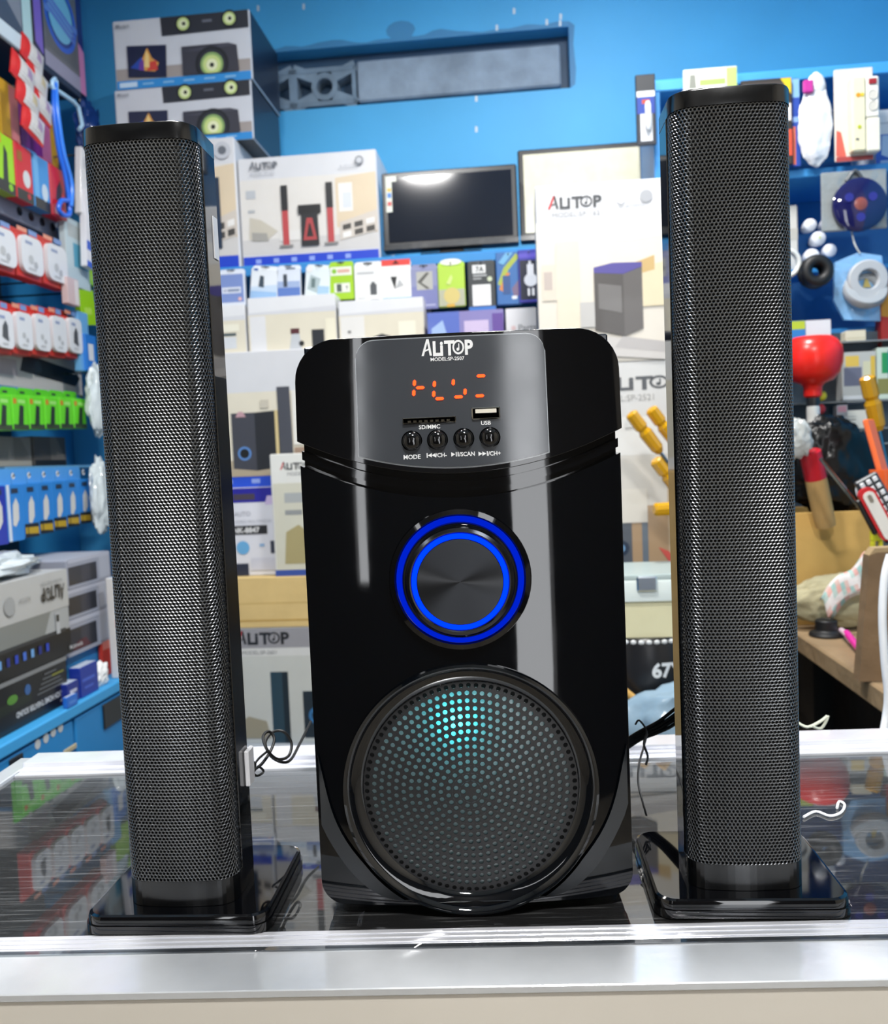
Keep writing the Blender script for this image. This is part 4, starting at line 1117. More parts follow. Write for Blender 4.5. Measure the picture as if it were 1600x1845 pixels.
P.r(.26, .02, .6, .32, '#b99b78'); P.r(.3, .05, .42, .24, '#59606a'); P.e(.365, .12, .04, '#2a3a50'); P.e(.365, .12, .02, '#7aa8d0'); P.r(.47, .05, .5, .26, '#6d7a86'); P.r(.6, .02, .9, .4, '#c9b394'); P.p([(.55, .12), (.6, .1), (.63, .06), (.6, .05)], '#d85a50'); P.r(.28, .7, .34, .72, '#c9c9c6'); P.r(.4, .69, .5, .725, '#dfdfdc'); P.r(.3, .24, .5, .4, '#e9e4d8')
P.done(tM); zm = top_of(tM)
tE, P = carton('speaker_carton', 'big white carton with red and black logo, left of the right tower', (974, 652), (1345, 309), 2.2, .2, '#e2e3e6', None, 'white speaker cartons', z0=zm + .0005)
del tE['_top']
P.p([(.0, .0), (1, .0), (1, .80), (.0, .795)], '#eee6d8'); P.p([(.0, .70), (.45, .67), (1, .74), (1, .80), (.0, .795)], '#f4f2ee'); P.p([(.02, .76), (.6, .70), (.64, .72), (.06, .785)], '#eeeeee')
P.logo(.062, .868, .063, '#4b4e52', '#d8343a', wide=1.08); P.t('MODEL:SP-1621', .08, .822, .027, '#b0b2b6', 'l', .0, wide=1.15)
P.e(.41, .89, .02, '#cfd0d4'); P.e(.41, .89, .012, '#fafafa'); P.t('BLUETOOTH', .4, .855, .018, '#c4c6ca'); P.e(.53, .905, .03, '#b5b7bc')
P.r(.02, .36, .09, .56, '#e7dccb'); P.r(.03, .42, .07, .52, '#cbbdb4'); P.r(.09, .1, .2, .68, '#efe5cf'); P.p([(.4, .5), (1, .62), (1, .3), (.4, .3)], '#efe0bd'); P.p([(.4, .52), (.56, .58), (.56, .5), (.4, .46)], '#d8b77c')
P.p([(.27, .18), (.41, .14), (.5, .18), (.5, .53), (.27, .5)], '#6c6866'); P.p([(.27, .18), (.41, .14), (.41, .51), (.27, .5)], '#5c5856'); P.p([(.27, .5), (.41, .485), (.5, .52), (.5, .545), (.36, .55), (.27, .53)], '#5c54a0'); P.p([(.29, .3), (.4, .27), (.4, .42), (.29, .44)], '#7d7a78')
P.r(.2, .2, .27, .34, '#cfccc8'); P.p([(.12, .06), (.6, .0), (.6, .1), (.2, .16)], '#d9d4cf'); P.p([(.36, .08), (.6, .04), (.6, .1), (.4, .14)], '#c4bfbc')
P.done(tE)
# plastic tub, round drum, blue bag
pz = hitV(1165, 1348, 1.75)[1]
pt = thing('packing_table', 'low dark table behind the counter under the tub', 'table', fr_back(hitV(1165, 1348, 1.75)[0], 1.55, FLOOR))
hp = pz - FLOOR
MB().box(-.22, .22, 0, .5, hp - .025, hp, '#3a3a3e', .003).build('top', 'paint', pt)
for sx in (-.19, .19):
    for yy in (.04, .46): MB().box(sx - .018, sx + .018, yy - .018, yy + .018, 0, hp - .025, '#2c2c30').build('leg', 'paint', pt)
ud, zd1 = hitV(1165, 1146, 1.80); hd = zd1 - pz
t = thing('round_drum', 'black round drum with a beaded white rim and white numerals', 'drum', fr_back(ud, 1.88, pz + .0006))
MB().lathe([(.115, 0), (.12, .01), (.12, hd - .015), (.112, hd)], '#15161a', 40, cap=True).build('drum_body', 'plastic', t)
for i in range(48):
    a = 2 * PI * i / 48
    if i == 0:
        bd = MB().blob((0, 0, 0), (.0068, .0052, .0052), '#d4d6d6', 1, 0, 1, 1)
        b0 = bd.build('bead', 'plastic', t); b_ = b0
    else:
        b_ = b0.copy(); COL.objects.link(b_); b_.parent = t
    b_.matrix_local = Matrix.Translation((.117 * math.cos(a), .117 * math.sin(a), hd - .006)) @ Matrix.Rotation(a + PI / 2, 4, 'Z')
lt = MB(); lt.text('67Y', 0, 0, .028, '#e9ebec', lambda x, z: (.1208 * math.sin((x + .036) / .12), -.1208 * math.cos((x + .036) / .12), z + hd - .075), 'c', .04)
lt.build('numerals', 'plastic', t)
ws = MB().tube([room(ud - .115, 1.742, pz + hd - .042), room(ud - .03, 1.735, pz + hd - .115)], .008, '#d2a458', 10, sub=1).build('wooden_stick', 'wood', None)
tag(ws, 'pale wooden stick leaning across the black drum', 'stick')
t = thing('plastic_tub', 'cream plastic tub with clear lid and latch, right of the subwoofer', 'tub', fr_back(ud, 1.88, pz + hd + .0012))
h2 = hitV(1165, 1036, 1.78)[1] - (pz + hd)
MB().slab(rr(-.115, -.1, .115, .1, .02, 5), 0, h2 * .58, '#e6e0b8', True).build('tub_body', 'plastic', t)
MB().slab(rr(-.12, -.105, .12, .105, .02, 5), h2 * .58, h2 * .92, '#dce6e2', True, .006).build('lid', 'plastic', t)
MB().slab(rr(-.118, -.103, .118, .103, .02, 5), h2 * .92, h2, '#a9b8b6', True, .003).build('lid_rim', 'plastic', t)
MB().box(-.02, .02, -.112, -.1, h2 * .74, h2 * .98, '#d8dde0', .003).build('latch', 'chrome', t)
o = MB().blob((0, 0, .07), (.13, .07, .085), '#7f97a8', 4, .22, 1.8, 4, 0.0006).build('plastic_bag', 'bagfilm', None, fr_back(ud + .05, 1.66, pz))
tag(o, 'crumpled blue grey plastic bag in front of the black drum', 'bag')
# yellow screwdrivers
def screwdriver(label, p0, p1, V, r=.012, shaft=.14, col='#e2a90e', group='yellow handled screwdrivers'):
    a = Vector(room(*((hitV(*p0, V)[0], V, hitV(*p0, V)[1])))); b = Vector(room(hitV(*p1, V)[0], V + .02, hitV(*p1, V)[1]))
    d = (b - a); L_ = d.length
    M = Matrix.Translation(a) @ d.to_track_quat('Z', 'Y').to_matrix().to_4x4()
    t = thing('screwdriver', label, 'screwdriver', M, group)
    MB().lathe([(r * .7, 0), (r, .004), (r * 1.02, L_ * .36), (r * .78, L_ * .42), (r * 1.08, L_ * .5), (r * .98, L_ * .9), (r * .55, L_)], col, 10, cap=True, smooth=False).build('handle', 'amber', t)
    MB().lathe([(r * .3, L_), (r * .3, L_ + shaft), (r * .18, L_ + shaft + .012)], '#9aa0a4', 8).build('shaft', 'chrome', t)
screwdriver('yellow screwdriver handle nearest the subwoofer, pointing up left', (1136, 744), (1192, 815), 2.02, .0145)
screwdriver('yellow screwdriver handle above its neighbour, against the right tower', (1172, 736), (1222, 800), 2.03, .0145)
screwdriver('yellow screwdriver handle lowest of the slanted three', (1180, 828), (1230, 890), 2.0, .0145)
screwdriver('yellow screwdriver lying level by the right tower', (1178, 918), (1260, 914), 1.95, .0145)
hb_ = thing('tool_board', 'narrow wooden tool board holding the yellow screwdrivers behind the right tower', 'board', fr_back(hitV(1310, 1000, 2.07)[0], 2.115, FLOOR))
zz0 = 0; zz1 = hitV(1310, 700, 2.07)[1] - FLOOR
MB().box(-.09, .09, 0, .02, 0, zz1, '#8a6a44', .002).build('plank', 'wood', hb_)
for k in range(4): MB().box(-.09, .09, -.03, -.0005, zz1 - .12 - k * .13, zz1 - .10 - k * .13, '#76583a', .002).build('holder_bar', 'wood', hb_)

# ================================================================ RIGHT SIDE: blue shelves and work bench
RV = 2.42
def zpx(py, px=1500, V=RV): return hitV(px, py, V)[1]
uL = hitV(1176, 200, RV)[0]; uR = UR - .003
zt1, zt2, zt3 = zpx(118), zpx(300), zpx(592)
cx_ = (uL + uR) / 2; w = uR - uL; w0 = w
rs = thing('shelf_unit', 'blue painted open shelf unit on the right with hanging goods', 'shelf', fr_back(cx_, RV, FLOOR))
for zz, th in ((zt1, .03), (zt2, .022), (zt3, .022)):
    MB().box(-w / 2, w / 2, 0, .25, zz - FLOOR - th, zz - FLOOR, '#3f9be0', .003).build('board', 'paint', rs)
MB().box(-w / 2, w / 2, .2505, .262, 0, zt1 - FLOOR, '#1f6fae').build('back_board', 'paint', rs)
for x in (-w / 2 + .001, w / 2 - .02): MB().box(x, x + .018, .001, .25, 0, zt1 - FLOOR - .031, '#2a7cbc').build('upright', 'paint', rs)
FV = RV - .034
def hang(name, label, bl, tr, V=FV, group='goods hanging on the right shelf unit', cat='pack', rot=0, roll=0, top=True):
    u, z, w, h = rect_back(bl, tr, V)
    t = thing(name, label, cat, fr_back(u + w / 2, V, z, rot, 0, roll), group)
    if top:
        MB().tube([(0, .021, h * .97), (0, RV - V + .001, h * .97)], .002, '#30343a', 6, sub=1).build('hook', 'chrome', rs, rs.matrix_world.inverted() @ t.matrix_world)
    return t, w, h
t, w, h = hang('voltage_tester', 'slim black and blue tester pack hanging at the shelf end', (1148, 262), (1180, 132))
MB().box(-w / 2, w / 2, 0, .012, 0, h, '#2a2f3a', .002).build('card', 'carton', t)
P = PR(w, h); P.r(.05, .76, .95, .97, '#33363b'); P.r(.05, .68, .95, .76, '#e9ecef'); P.r(.05, .44, .95, .68, '#1d3f9a'); P.r(.3, .58, .7, .64, '#b8432e'); P.r(.2, .05, .8, .44, '#d7dade'); P.done(t)
MB().lathe([(.004, 0), (.008, .01), (.008, .06), (.005, .07)], '#d9dcdf', 12, Matrix.Translation((.004, -.008, h * .2))).build('tester_body', 'plastic', t)
t, w, h = hang('hanging_pack', 'pack with a white and green header card above the right tower', (1236, 330), (1328, 118))
MB().box(-w / 2, w / 2, 0, .012, h * .78, h, '#eef0e6', .002).build('header_card', 'carton', t)
MB().box(-w / 2 + .01, w / 2 - .01, .001, .014, 0, h * .779, '#9aa3a2', .002).build('pouch', 'film', t)
P = PR(w, h); P.r(.8, .79, .99, .99, '#b6dc7a'); P.r(.3, .85, .78, .9, '#a7cf6a'); P.p([(.1, .83), (.24, .83), (.22, .95), (.12, .95)], '#8a8d84'); P.r(.36, .92, .6, .94, '#c9ccc0'); P.done(t)
t, w, h = hang('tool_pack', 'black and orange tool pack with a yellow corner behind the right tower', (1338, 302), (1426, 138))
MB().box(-w / 2, w / 2, 0, .014, 0, h, '#3a3533', .002).build('card', 'carton', t)
P = PR(w, h); P.r(.04, .76, .9, .96, '#4a4340'); P.p([(.78, .99), (.99, .99), (.99, .8)], '#e8c92a'); P.e(.12, .85, .06, '#d88a7a'); P.r(.24, .81, .5, .89, '#b9aea6'); P.r(.54, .82, .8, .9, '#c2b8b0'); P.r(.86, .1, .99, .4, '#e0563a'); P.r(.84, .5, .98, .7, '#e9e4e0'); P.r(.1, .1, .8, .7, '#6b625e'); P.done(t)
t, w, h = hang('hanging_pack', 'narrow blue banded card beside the white plastic bag', (1429, 300), (1440, 140), FV + .012)
MB().box(-w / 2, w / 2, 0, .01, 0, h, '#2a4fb0', .001).build('card', 'carton', t)
P = PR(w, h, 0, '#2a4fb0'); P.r(.02, .78, .98, .99, '#8cc0ee'); P.r(.02, .5, .98, .56, '#8fb4ee'); P.r(.02, .02, .4, .45, '#e8785a'); P.done(t)
t, w, h = hang('film_bag', 'white crinkled plastic bag with a magenta tie hanging from the shelf', (1444, 296), (1499, 125), FV - .01, cat='bag')
b = MB(); b.blob((0, .012, h * .42), (w * .52, .018, h * .43), '#e3e6ec', 3, .1, 2.2, 4, None, .12); b.blob((.004, .012, h * .86), (w * .3, .012, h * .14), '#dfe1e6', 5, .15, 2, 3)
b.build('bag', 'film', t)
MB().box(-w * .42, -w * .1, -.008, .004, h * .76, h * .9, '#b93a94', .003).build('tie', 'plastic', t)
t, w, h = hang('extension_socket', 'cream power strip on a white and red card', (1505, 292), (1573, 120), FV - .004, cat='power strip')
MB().box(-w / 2, w / 2, .0, .006, 0, h, '#e9e3d8', .002).build('card', 'carton', t)
P = PR(w, h); P.p([(.02, .06), (.3, .03), (.16, .32), (.04, .34)], '#e0685a'); P.r(.02, .0, .98, .05, '#b84a48'); P.done(t)
g = MB(); g.box(-w * .16, w * .2, -.03, -.0005, h * .06, h * .86, '#e6dfbe', .004); g.build('plug_block', 'plastic', t)
g = MB(); g.box(w * .205, w * .56, -.026, -.0005, h * .42, h * .86, '#ebe8df', .004); strip_ = g.build('socket_strip', 'plastic', t)
g = MB(); g.box(w * .205, w * .58, -.027, -.0005, h * .05, h * .415, '#e8e3d2', .004); g.build('socket_strip', 'plastic', t)
MB().box(w * .28, w * .48, -.029, -.0265, h * .77, h * .83, '#9c2c34', .001).build('switch', 'plastic', strip_)
for zz in (.66, .54): MB().lathe([(w * .12, 0), (w * .12, .002), (w * .09, .001)], '#d2cec4', 18, Matrix.Translation((w * .38, -.0265, h * zz)) @ RX).build('socket', 'plastic', strip_)
P = PR(w, h, -.0305); P.e(.5, .66, .06, '#e8a22a'); P.e(.6, .66, .05, '#e9d23a'); P.e(.52, .32, .05, '#c9d22a'); P.r(.42, .18, .5, .2, '#777'); P.done(t, 'stickers')
t, w, h = hang('cable_reel_pack', 'clear grey pack holding a dark blue cable reel, below the power strip', (1484, 416), (1602, 300), FV - .02, cat='pack', top=False)
MB().box(-w / 2, w / 2, .012, .02, 0, h, '#8f9698', .003).build('backing_card', 'film', t)
reel = MB().lathe([(.012, .02), (.056, .02), (.066, .014), (.066, .004), (.058, 0), (.0, 0)], '#191b4e', 40, Matrix.Translation((.008, .011, h * .4)) @ RX, cap=False)
reel = reel.build('reel', 'gloss', t)
MB().lathe([(.0001, .022), (.012, .0215), (.016, .02)], '#8a4a44', 16, Matrix.Translation((.008, .011, h * .4)) @ RX, cap=False).build('reel_hub', 'plastic', reel)
for k in range(3):
    a = 2 * PI * k / 3 + .5
    MB().prism(circ(.008 + .033 * math.cos(a), h * .4 + .033 * math.sin(a), .011), -.0106, -.0095, '#2a2f86').build('reel_window', 'plastic', reel)
MB().tube([(-.02, .008, h * .82), (0, .006, h * .98), (.02, .008, h * .82)], .005, '#4f5458', 8).build('handle', 'plastic', t)
MB().tube([(0, .0205, h * .94), (0, .062, h * .94)], .002, '#30343a', 6, sub=1).build('hook', 'chrome', rs, rs.matrix_world.inverted() @ t.matrix_world)
t, P = carton('appliance_box', 'white and blue box at the right edge, standing on the shelf', (1578, 283), (1660, 192), RV + .03, .18, '#eef0f4', None, None, z0=zt2 + .0006); del t['_top']
P.r(.0, .0, 1, .56, '#1d5cc4'); P.p([(.12, .2), (.3, .14), (.5, .2), (.5, .54), (.14, .54)], '#b9d3f0'); P.r(.1, .05, .4, .1, '#9fc0ea'); P.r(0, .74, 1, .77, '#c9ccd2'); P.done(t)
# bulbs and coils on the middle shelf
zbb = hitV(1470, 486, RV + .03)[1]
MB().box(-w0 / 2 + .13, w0 / 2 - .02, .005, .14, zbb - FLOOR - .012, zbb - FLOOR, '#2f86c8', .002).build('small_board', 'paint', rs)
t = thing('white_carton', 'small white carton beside the round bulbs on the shelf', 'box', fr_back(hitV(1428, 470, RV)[0], RV + .03, zbb + .0006))
MB().box(-.03, .024, 0, .1, 0, .17, '#dcdbd6', .003).build('carton_body', 'carton', t)
MB().box(-.029, .023, -.0006, -.0001, .08, .11, '#c8c6bf').build('label_band', 'carton', t)
bulbs = [(1459, 406, .017), (1474, 430, .019), (1489, 402, .014), (1462, 462, .02), (1494, 452, .018)]
for i, (px, py, r_) in enumerate(bulbs):
    u, z = hitV(px, py, RV + .03)
    t = thing('light_bulb', ('white round bulb end uppermost left on the shelf heap', 'white bulb end with a lime dot in the heap', 'half hidden white bulb end touching the reel pack', 'lowest left white bulb end above the black coil', 'white bulb end lying right of the black coil')[i], 'bulb', Matrix.Translation(room(u, RV + .03, z)) @ Matrix.Rotation(RA, 4, 'Z') @ RX, 'white bulbs heaped on the shelf')
    MB().lathe([(r_ * .5, -.05), (r_ * .9, -.02), (r_, 0), (r_ * .9, .008), (r_ * .5, .012), (.0001, .013)], '#e9ecf4', 22, cap=False).build('bulb_shell', 'plastic', t)
    MB().lathe([(r_ * .45, -.07), (r_ * .45, -.05)], '#b9bcc0', 14).build('screw_cap', 'chrome', t)
    if i == 1: MB().lathe([(.003, .0131), (.0001, .0136)], '#c8dc5a', 10, cap=False).build('lime_dot', 'plastic', t)
def coil(name, label, px, py, V, R_, r_, col, mat, n=1, tilt=0):
    u, z = hitV(px, py, V)
    t = thing(name, label, 'coil', Matrix.Translation(room(u, V, z)) @ Matrix.Rotation(RA, 4, 'Z') @ Matrix.Rotation(math.radians(tilt), 4, 'X') @ RX)
    for k in range(n):
        pts = [(R_ * math.cos(2 * PI * i / 20), R_ * math.sin(2 * PI * i / 20), k * r_ * 1.9) for i in range(20)]
        MB().tube(pts, r_, col, 10, True, 2).build('turn', mat, t)
    return t
coil('cable_coil', 'black cable coil hanging above the red plunger', 1466, 492, RV - .045, .0265, .0145, '#101114', 'rubber', 2)
coil('cable_coil', 'white cable coil half hidden by the right tower edge', 1414, 476, RV - .032, .033, .006, '#dcdfdc', 'plastic', 2)
t, w, h = hang('tape_bag', 'pale blue bag holding grey rolls, hung on a white string', (1506, 582), (1600, 452), FV - .02, cat='bag', top=False, roll=0)
MB().prism([(-w * .5, h * .35), (-w * .3, h * .05), (w * .4, .0), (w * .5, h * .3), (w * .42, h * .95), (-w * .02, h * 1.02), (-w * .46, h * .9)], .012, .024, '#7fb2e0').build('bag', 'film', t)
MB().lathe([(.026, 0), (.046, 0), (.049, .004), (.049, .02), (.045, .024), (.027, .024), (.024, .02), (.024, .004), (.026, 0)], '#b4b8bc', 36, Matrix.Translation((w * .1, .01, h * .6)) @ RX, cap=False).build('tape_roll', 'plastic', t)
MB().lathe([(.032, 0), (.05, 0), (.053, .004), (.053, .02), (.05, .024), (.032, .024), (.03, .02), (.03, .004), (.032, 0)], '#a3a8ac', 36, Matrix.Translation((w * .06, .011, h * .42)) @ Matrix.Rotation(math.radians(60), 4, 'X'), cap=False).build('tape_roll', 'plastic', t)
MB().prism([(w * .05, h * .5), (w * .2, h * .5), (w * .1, h * .68)], .008, .0095, '#cdb96a').build('label_scrap', 'carton', t)
us, zs_ = hitV(1540, 410, FV - .02)
MB().tube([(w * .0, .01, h * 1.0), (-w * .1, .01, h * 1.15), (-w * .12, .03, h * 1.42), (-w * .12, .06, h * 1.45)], .0022, '#c9ccca', 6).build('string', 'cloth', t)
t, w, h = hang('hanging_pack', 'red and yellow pack at the right edge of the picture', (1588, 625), (1625, 500), FV - .012, top=False)
MB().box(-w / 2, w / 2, 0, .04, 0, h, '#c02a20', .002).build('card', 'carton', t)
P = PR(w, h); P.p([(.02, .45), (.98, .4), (.98, .98), (.02, .9)], '#d9961e'); P.r(.02, .0, .98, .1, '#222'); P.done(t)

# ---------------------------------------------------------------- bench
BZ = -.11
bl_ = hitZ(1434, 1140, BZ); ub_ = bl_.dot(XR)
wbn = thing('work_bench', 'rough wooden work bench with a thick worn edge on the right', 'bench', fr_back(0, 0, FLOOR))
hb_ = BZ - FLOOR
zth = .042
v_near = hitZ(1620, 1262, BZ).dot(YR)
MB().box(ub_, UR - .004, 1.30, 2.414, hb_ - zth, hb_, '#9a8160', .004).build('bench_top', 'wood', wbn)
MB().box(ub_ + .16, ub_ + .2, 1.36, 2.3, 0, hb_ - zth - .0005, '#2b2622').build('bench_shade_panel', 'wood', wbn)  # dark colour stands for the shade under the bench
MB().box(ub_ + .02, UR - .01, 2.385, 2.4, 0, hb_ - zth - .0005, '#15130f').build('back_panel', 'wood', wbn)  # added near-black sheet in place of the shade beneath the bench
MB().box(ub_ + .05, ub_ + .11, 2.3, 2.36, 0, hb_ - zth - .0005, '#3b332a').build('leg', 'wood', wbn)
# cardboard carton with the black bag, handle and tools in it
t = thing('cardboard_carton', 'open tan cardboard carton on the bench holding the black bag', 'box', fr_back(0, 0, 0))
V1 = 2.14
uA = hitV(1436, 1095, V1)[0] - .03; uB = hitV(1580, 1080, V1)[0]
zc1 = hitV(1500, 922, V1)[1]
MB().box(uA, uB, V1, V1 + .006, BZ + .0006, zc1, '#cfa75e', .001).build('front_wall', 'kraft', t)
MB().box(uA, uB, V1 + .2, V1 + .206, BZ + .0006, zc1, '#b8924e', .001).build('back_wall', 'kraft', t)
MB().box(uA, uA + .006, V1 + .0065, V1 + .1995, BZ + .0006, zc1, '#c29c58', .001).build('side_wall', 'kraft', t)
MB().box(uB - .006, uB, V1 + .0065, V1 + .1995, BZ + .0006, zc1, '#a9854a', .001).build('side_wall', 'kraft', t)
MB().box(uA + .0065, uB - .0065, V1 + .0065, V1 + .1995, BZ + .0006, BZ + .006, '#a9854a').build('base', 'kraft', t)
um, zm_ = hitV(1497, 838, V1 + .055)
o = MB().blob((um, V1 + .055, zm_), (.096, .035, .11), '#08090b', 9, .2, 1.6, 5, None, .15).build('rubbish_bag', 'bagfilm', None, RM)
tag(o, 'crumpled glossy black plastic bag stuffed in the cardboard carton', 'bag')
o2 = MB().blob((hitV(1436, 790, 2.05)[0], 2.05, hitV(1436, 790, 2.05)[1]), (.032, .014, .04), '#b9bcb8', 2, .25, 2.4, 4, None, .2).build('clear_bag', 'film', None, RM)
tag(o2, 'grey clear film bag between the right tower and the black bag', 'bag')
def stick(name, label, cat, p0, p1, V0, V1_, prof, cols, mat, n=14, group=None):
    a = Vector(room(hitV(*p0, V0)[0], V0, hitV(*p0, V0)[1])); b = Vector(room(hitV(*p1, V1_)[0], V1_, hitV(*p1, V1_)[1]))
    d = b - a
    M = Matrix.Translation(a) @ d.to_track_quat('Z', 'Y').to_matrix().to_4x4()
    return M, d.length
M, L_ = stick('hammer', '', '', (1459, 812), (1483, 925), 2.08, 2.11, None, None, None)
t = thing('painted_stick', 'pale wooden stick with a red painted tip leaning on the cardboard carton', 'stick', M)
MB().lathe([(.020, 0), (.024, .003), (.024, L_ * .44)], '#c8202e', 20, cap=True).build('red_tip', 'plastic', t)
MB().lathe([(.0238, L_ * .44), (.0235, L_ * 1.0), (.022, L_ * 1.2)], '#cfa86a', 20, cap=True).build('wood_grip', 'wood', t)
a = room(hitV(1478, 826, 1.975)[0], 1.975, hitV(1478, 826, 1.975)[1]); b = room(hitV(1600, 978, 1.9)[0], 1.9, hitV(1600, 978, 1.9)[1])
o = MB().tube([a, b], .0042, '#8d8a84', 8, sub=1).build('metal_rod', 'chrome', None)
tag(o, 'thin grey metal rod leaning from the red tipped handle to the right', 'rod')
# plunger
up, zp = hitV(1467, 606, 2.245)
t = thing('plunger', 'red rubber plunger held cup up on a black and white handle', 'plunger', fr_back(up, 2.262, zp - .2125))
MB().lathe([(.016, .066), (.021, .07), (.0215, .092), (.028, .1), (.048, .108), (.062, .124), (.0695, .147), (.071, .168), (.068, .188), (.058, .204), (.045, .2125), (.04, .205), (.045, .19)], '#f0261c', 40, cap=False).build('cup', 'plastic', t)
MB().lathe([(.0145, .045), (.0155, .05), (.0155, .072)], '#2a2b2e', 24).build('collar', 'plastic', t)
MB().lathe([(.0155, -.12), (.0155, .04), (.0145, .0455)], '#ecebe4', 24).build('handle', 'plastic', t)
for px, py, c_, lab in ((1481, 713, '#d8c91c', 'yellow round grip end behind the plunger handle'), (1479, 737, '#b8222c', 'dark red round grip end behind the plunger handle')):
    u, z = hitV(px, py, 2.28)
    t = thing('tool_grip', lab, 'tool', Matrix.Translation(room(u, 2.28, z)) @ Matrix.Rotation(RA, 4, 'Z') @ RX, 'round grip ends behind the plunger')
    MB().lathe([(.009, -.016), (.0125, -.008), (.012, 0), (.008, .004), (.0001, .005)], c_, 16, cap=False).build('grip', 'plastic', t)
    MB().lathe([(.003, -.03), (.003, -.016)], '#8d9196', 8).build('shaft', 'chrome', t)
# small parts packs stacked behind the plunger
rack = thing('parts_rack', 'grey wire rack of small parts behind the plunger', 'rack', fr_back(0, 0, 0))
ur0 = hitV(1425, 760, 2.3)[0]; ur1 = hitV(1640, 760, 2.3)[0]
zr0 = hitV(1540, 900, 2.2)[1]
MB().box(ur0, ur1, 2.396, 2.41, BZ + .0006, hitV(1540, 590, 2.3)[1], '#4a5660', .002).build('back_panel', 'paint', rack)
LEDGES = []
for py in (612, 721, 772, 800):
    z = hitV(1540, py, 2.31)[1]; LEDGES.append(z)
    MB().box(ur0, ur1, 2.337, 2.3955, z - .004, z, '#8f979c', .001).build('ledge', 'alu', rack)
def small(name, label, bl, tr, V, d, col, prints, cat='pack', mat='carton', z0=None):
    zz = hitV(bl[0], bl[1], V)[1]
    z0 = min(LEDGES, key=lambda q: abs(q - zz)) + .0006
    t, P = carton(name, label, bl, tr, V, d, col, None, 'small parts on the rack', cat=cat, mat=mat, z0=z0); del t['_top']
    for q in prints: P.r(*q)
    P.done(t); return t
small('parts_box', 'plain white box on the rack above the plunger', (1452, 608), (1497, 575), 2.339, .05, '#eceef2', [(.05, .1, .95, .2, '#dfe1e6')])
small('parts_box', 'blue box with a lime top beside the plain white box', (1422, 610), (1451, 577), 2.339, .05, '#2d8ad8', [(.02, .62, .98, .98, '#c2d83a')])
small('parts_box', 'cream roll box above the clear parts tray', (1524, 611), (1560, 594), 2.339, .04, '#e9e2c8', [(.05, .2, .95, .3, '#d8cfae')])
small('parts_tray', 'clear tray with a grey switch and yellow labels right of the plunger', (1518, 719), (1578, 632), 2.339, .05, '#c2c5c2', [(.05, .3, .58, .68, '#6a6f84'), (.1, .7, .5, .92, '#e6c65a'), (.62, .1, .84, .8, '#d8d8b8'), (.84, .05, .97, .9, '#e0bf4a'), (.02, .02, .98, .1, '#e6e9ea')])
small('parts_box', 'green and white blister right of the clear tray', (1581, 722), (1608, 625), 2.339, .04, '#cfe0d2', [(.3, .5, .7, .9, '#1f9a5a'), (.02, .1, .98, .4, '#8a8a50'), (.7, .4, .98, .95, '#2a5a9a')])
small('parts_box', 'pink and silver blister under the plunger cup', (1508, 770), (1527, 729), 2.338, .03, '#c6c4c6', [(.1, .7, .9, .95, '#e0a2ae'), (.1, .3, .9, .5, '#e2e4e4')])
small('parts_box', 'grey blister behind the white card', (1528, 745), (1556, 726), 2.36, .03, '#8f98b0', [(.2, .3, .8, .8, '#d5d8d2')])
small('price_card', 'white card with a printed bar left of the yellow screwdriver', (1510, 769), (1564, 738), 2.338, .004, '#f0efe4', [(.25, .45, .6, .52, '#a9a9a2'), (.25, .62, .6, .68, '#c4c4bd')], cat='card')
small('parts_box', 'cream and red scraps pack below the white card', (1500, 798), (1560, 776), 2.339, .04, '#e6e0d2', [(.05, .1, .5, .4, '#d9a98a'), (.55, .3, .9, .8, '#f4f2ea')])
screwdriver('long yellow screwdriver standing at the right edge', (1562, 678), (1590, 775), 2.0, .0165, .16)
t = thing('hand_tool', 'orange plastic tool with a round cup at the right edge', 'tool', fr_back(0, 0, 0))
a = room(*(lambda q: (q[0], 1.98, q[1]))(hitV(1566, 764, 1.98))); b = room(*(lambda q: (q[0], 1.96, q[1]))(hitV(1590, 850, 1.96)))
g = MB(); d = (b - a); L_ = d.length
Mh = t.matrix_world.inverted() @ (Matrix.Translation(a) @ d.to_track_quat('Z', 'Y').to_matrix().to_4x4())
MB().box(-.016, .016, -.006, .006, -.01, L_, '#f07038', .003).build('handle', 'plastic', t, Mh)
u, z = hitV(1592, 846, 1.95)
MB().lathe([(.02, -.07), (.026, -.03), (.028, 0), (.024, .0005), (.022, -.02)], '#e8622a', 24, cap=False).build('cup', 'plastic', t, t.matrix_world.inverted() @ Matrix.Translation(room(u, 1.95, z - .0)))
u, z = hitV(1566, 882, 1.9)
o = MB().lathe([(.0005, 0), (.026, 0), (.028, .002), (.026, .005), (.0005, .006)], '#eef0f4', 30, Matrix.Translation(room(u, 1.9, z)) @ Matrix.Rotation(RA, 4, 'Z') @ RX, cap=False).build('plastic_disc', 'plastic', None)
tag(o, 'white plastic disc beside the red and white cutter', 'disc')
u, z = hitV(1604, 892, 1.88)
t = thing('remote_control', 'dark remote control with white square keys at the right edge', 'remote control', fr_back(u, 1.88, z - .05, 0, 0, -28))
MB().box(-.024, .024, 0, .014, 0, .1, '#3a3f44', .003).build('case', 'plastic', t)
for i in range(3):
    for j in range(6): MB().box(-.019 + i * .014, -.01 + i * .014, -.003, -.0002, .006 + j * .0155, .016 + j * .0155, '#e6e9ea', .001).build('key', 'plastic', t)
u, z = hitV(1556, 880, 1.86); u2, z2 = hitV(1600, 962, 1.86)
d = Vector((u2 - u, 0, z2 - z)); an = math.degrees(math.atan2(d.x, -d.z))
t = thing('cutter', 'red and white utility cutter slanting down to the right edge', 'cutter', fr_back((u + u2) / 2, 1.855, (z + z2) / 2, 0, 0, -an))
L_ = d.length
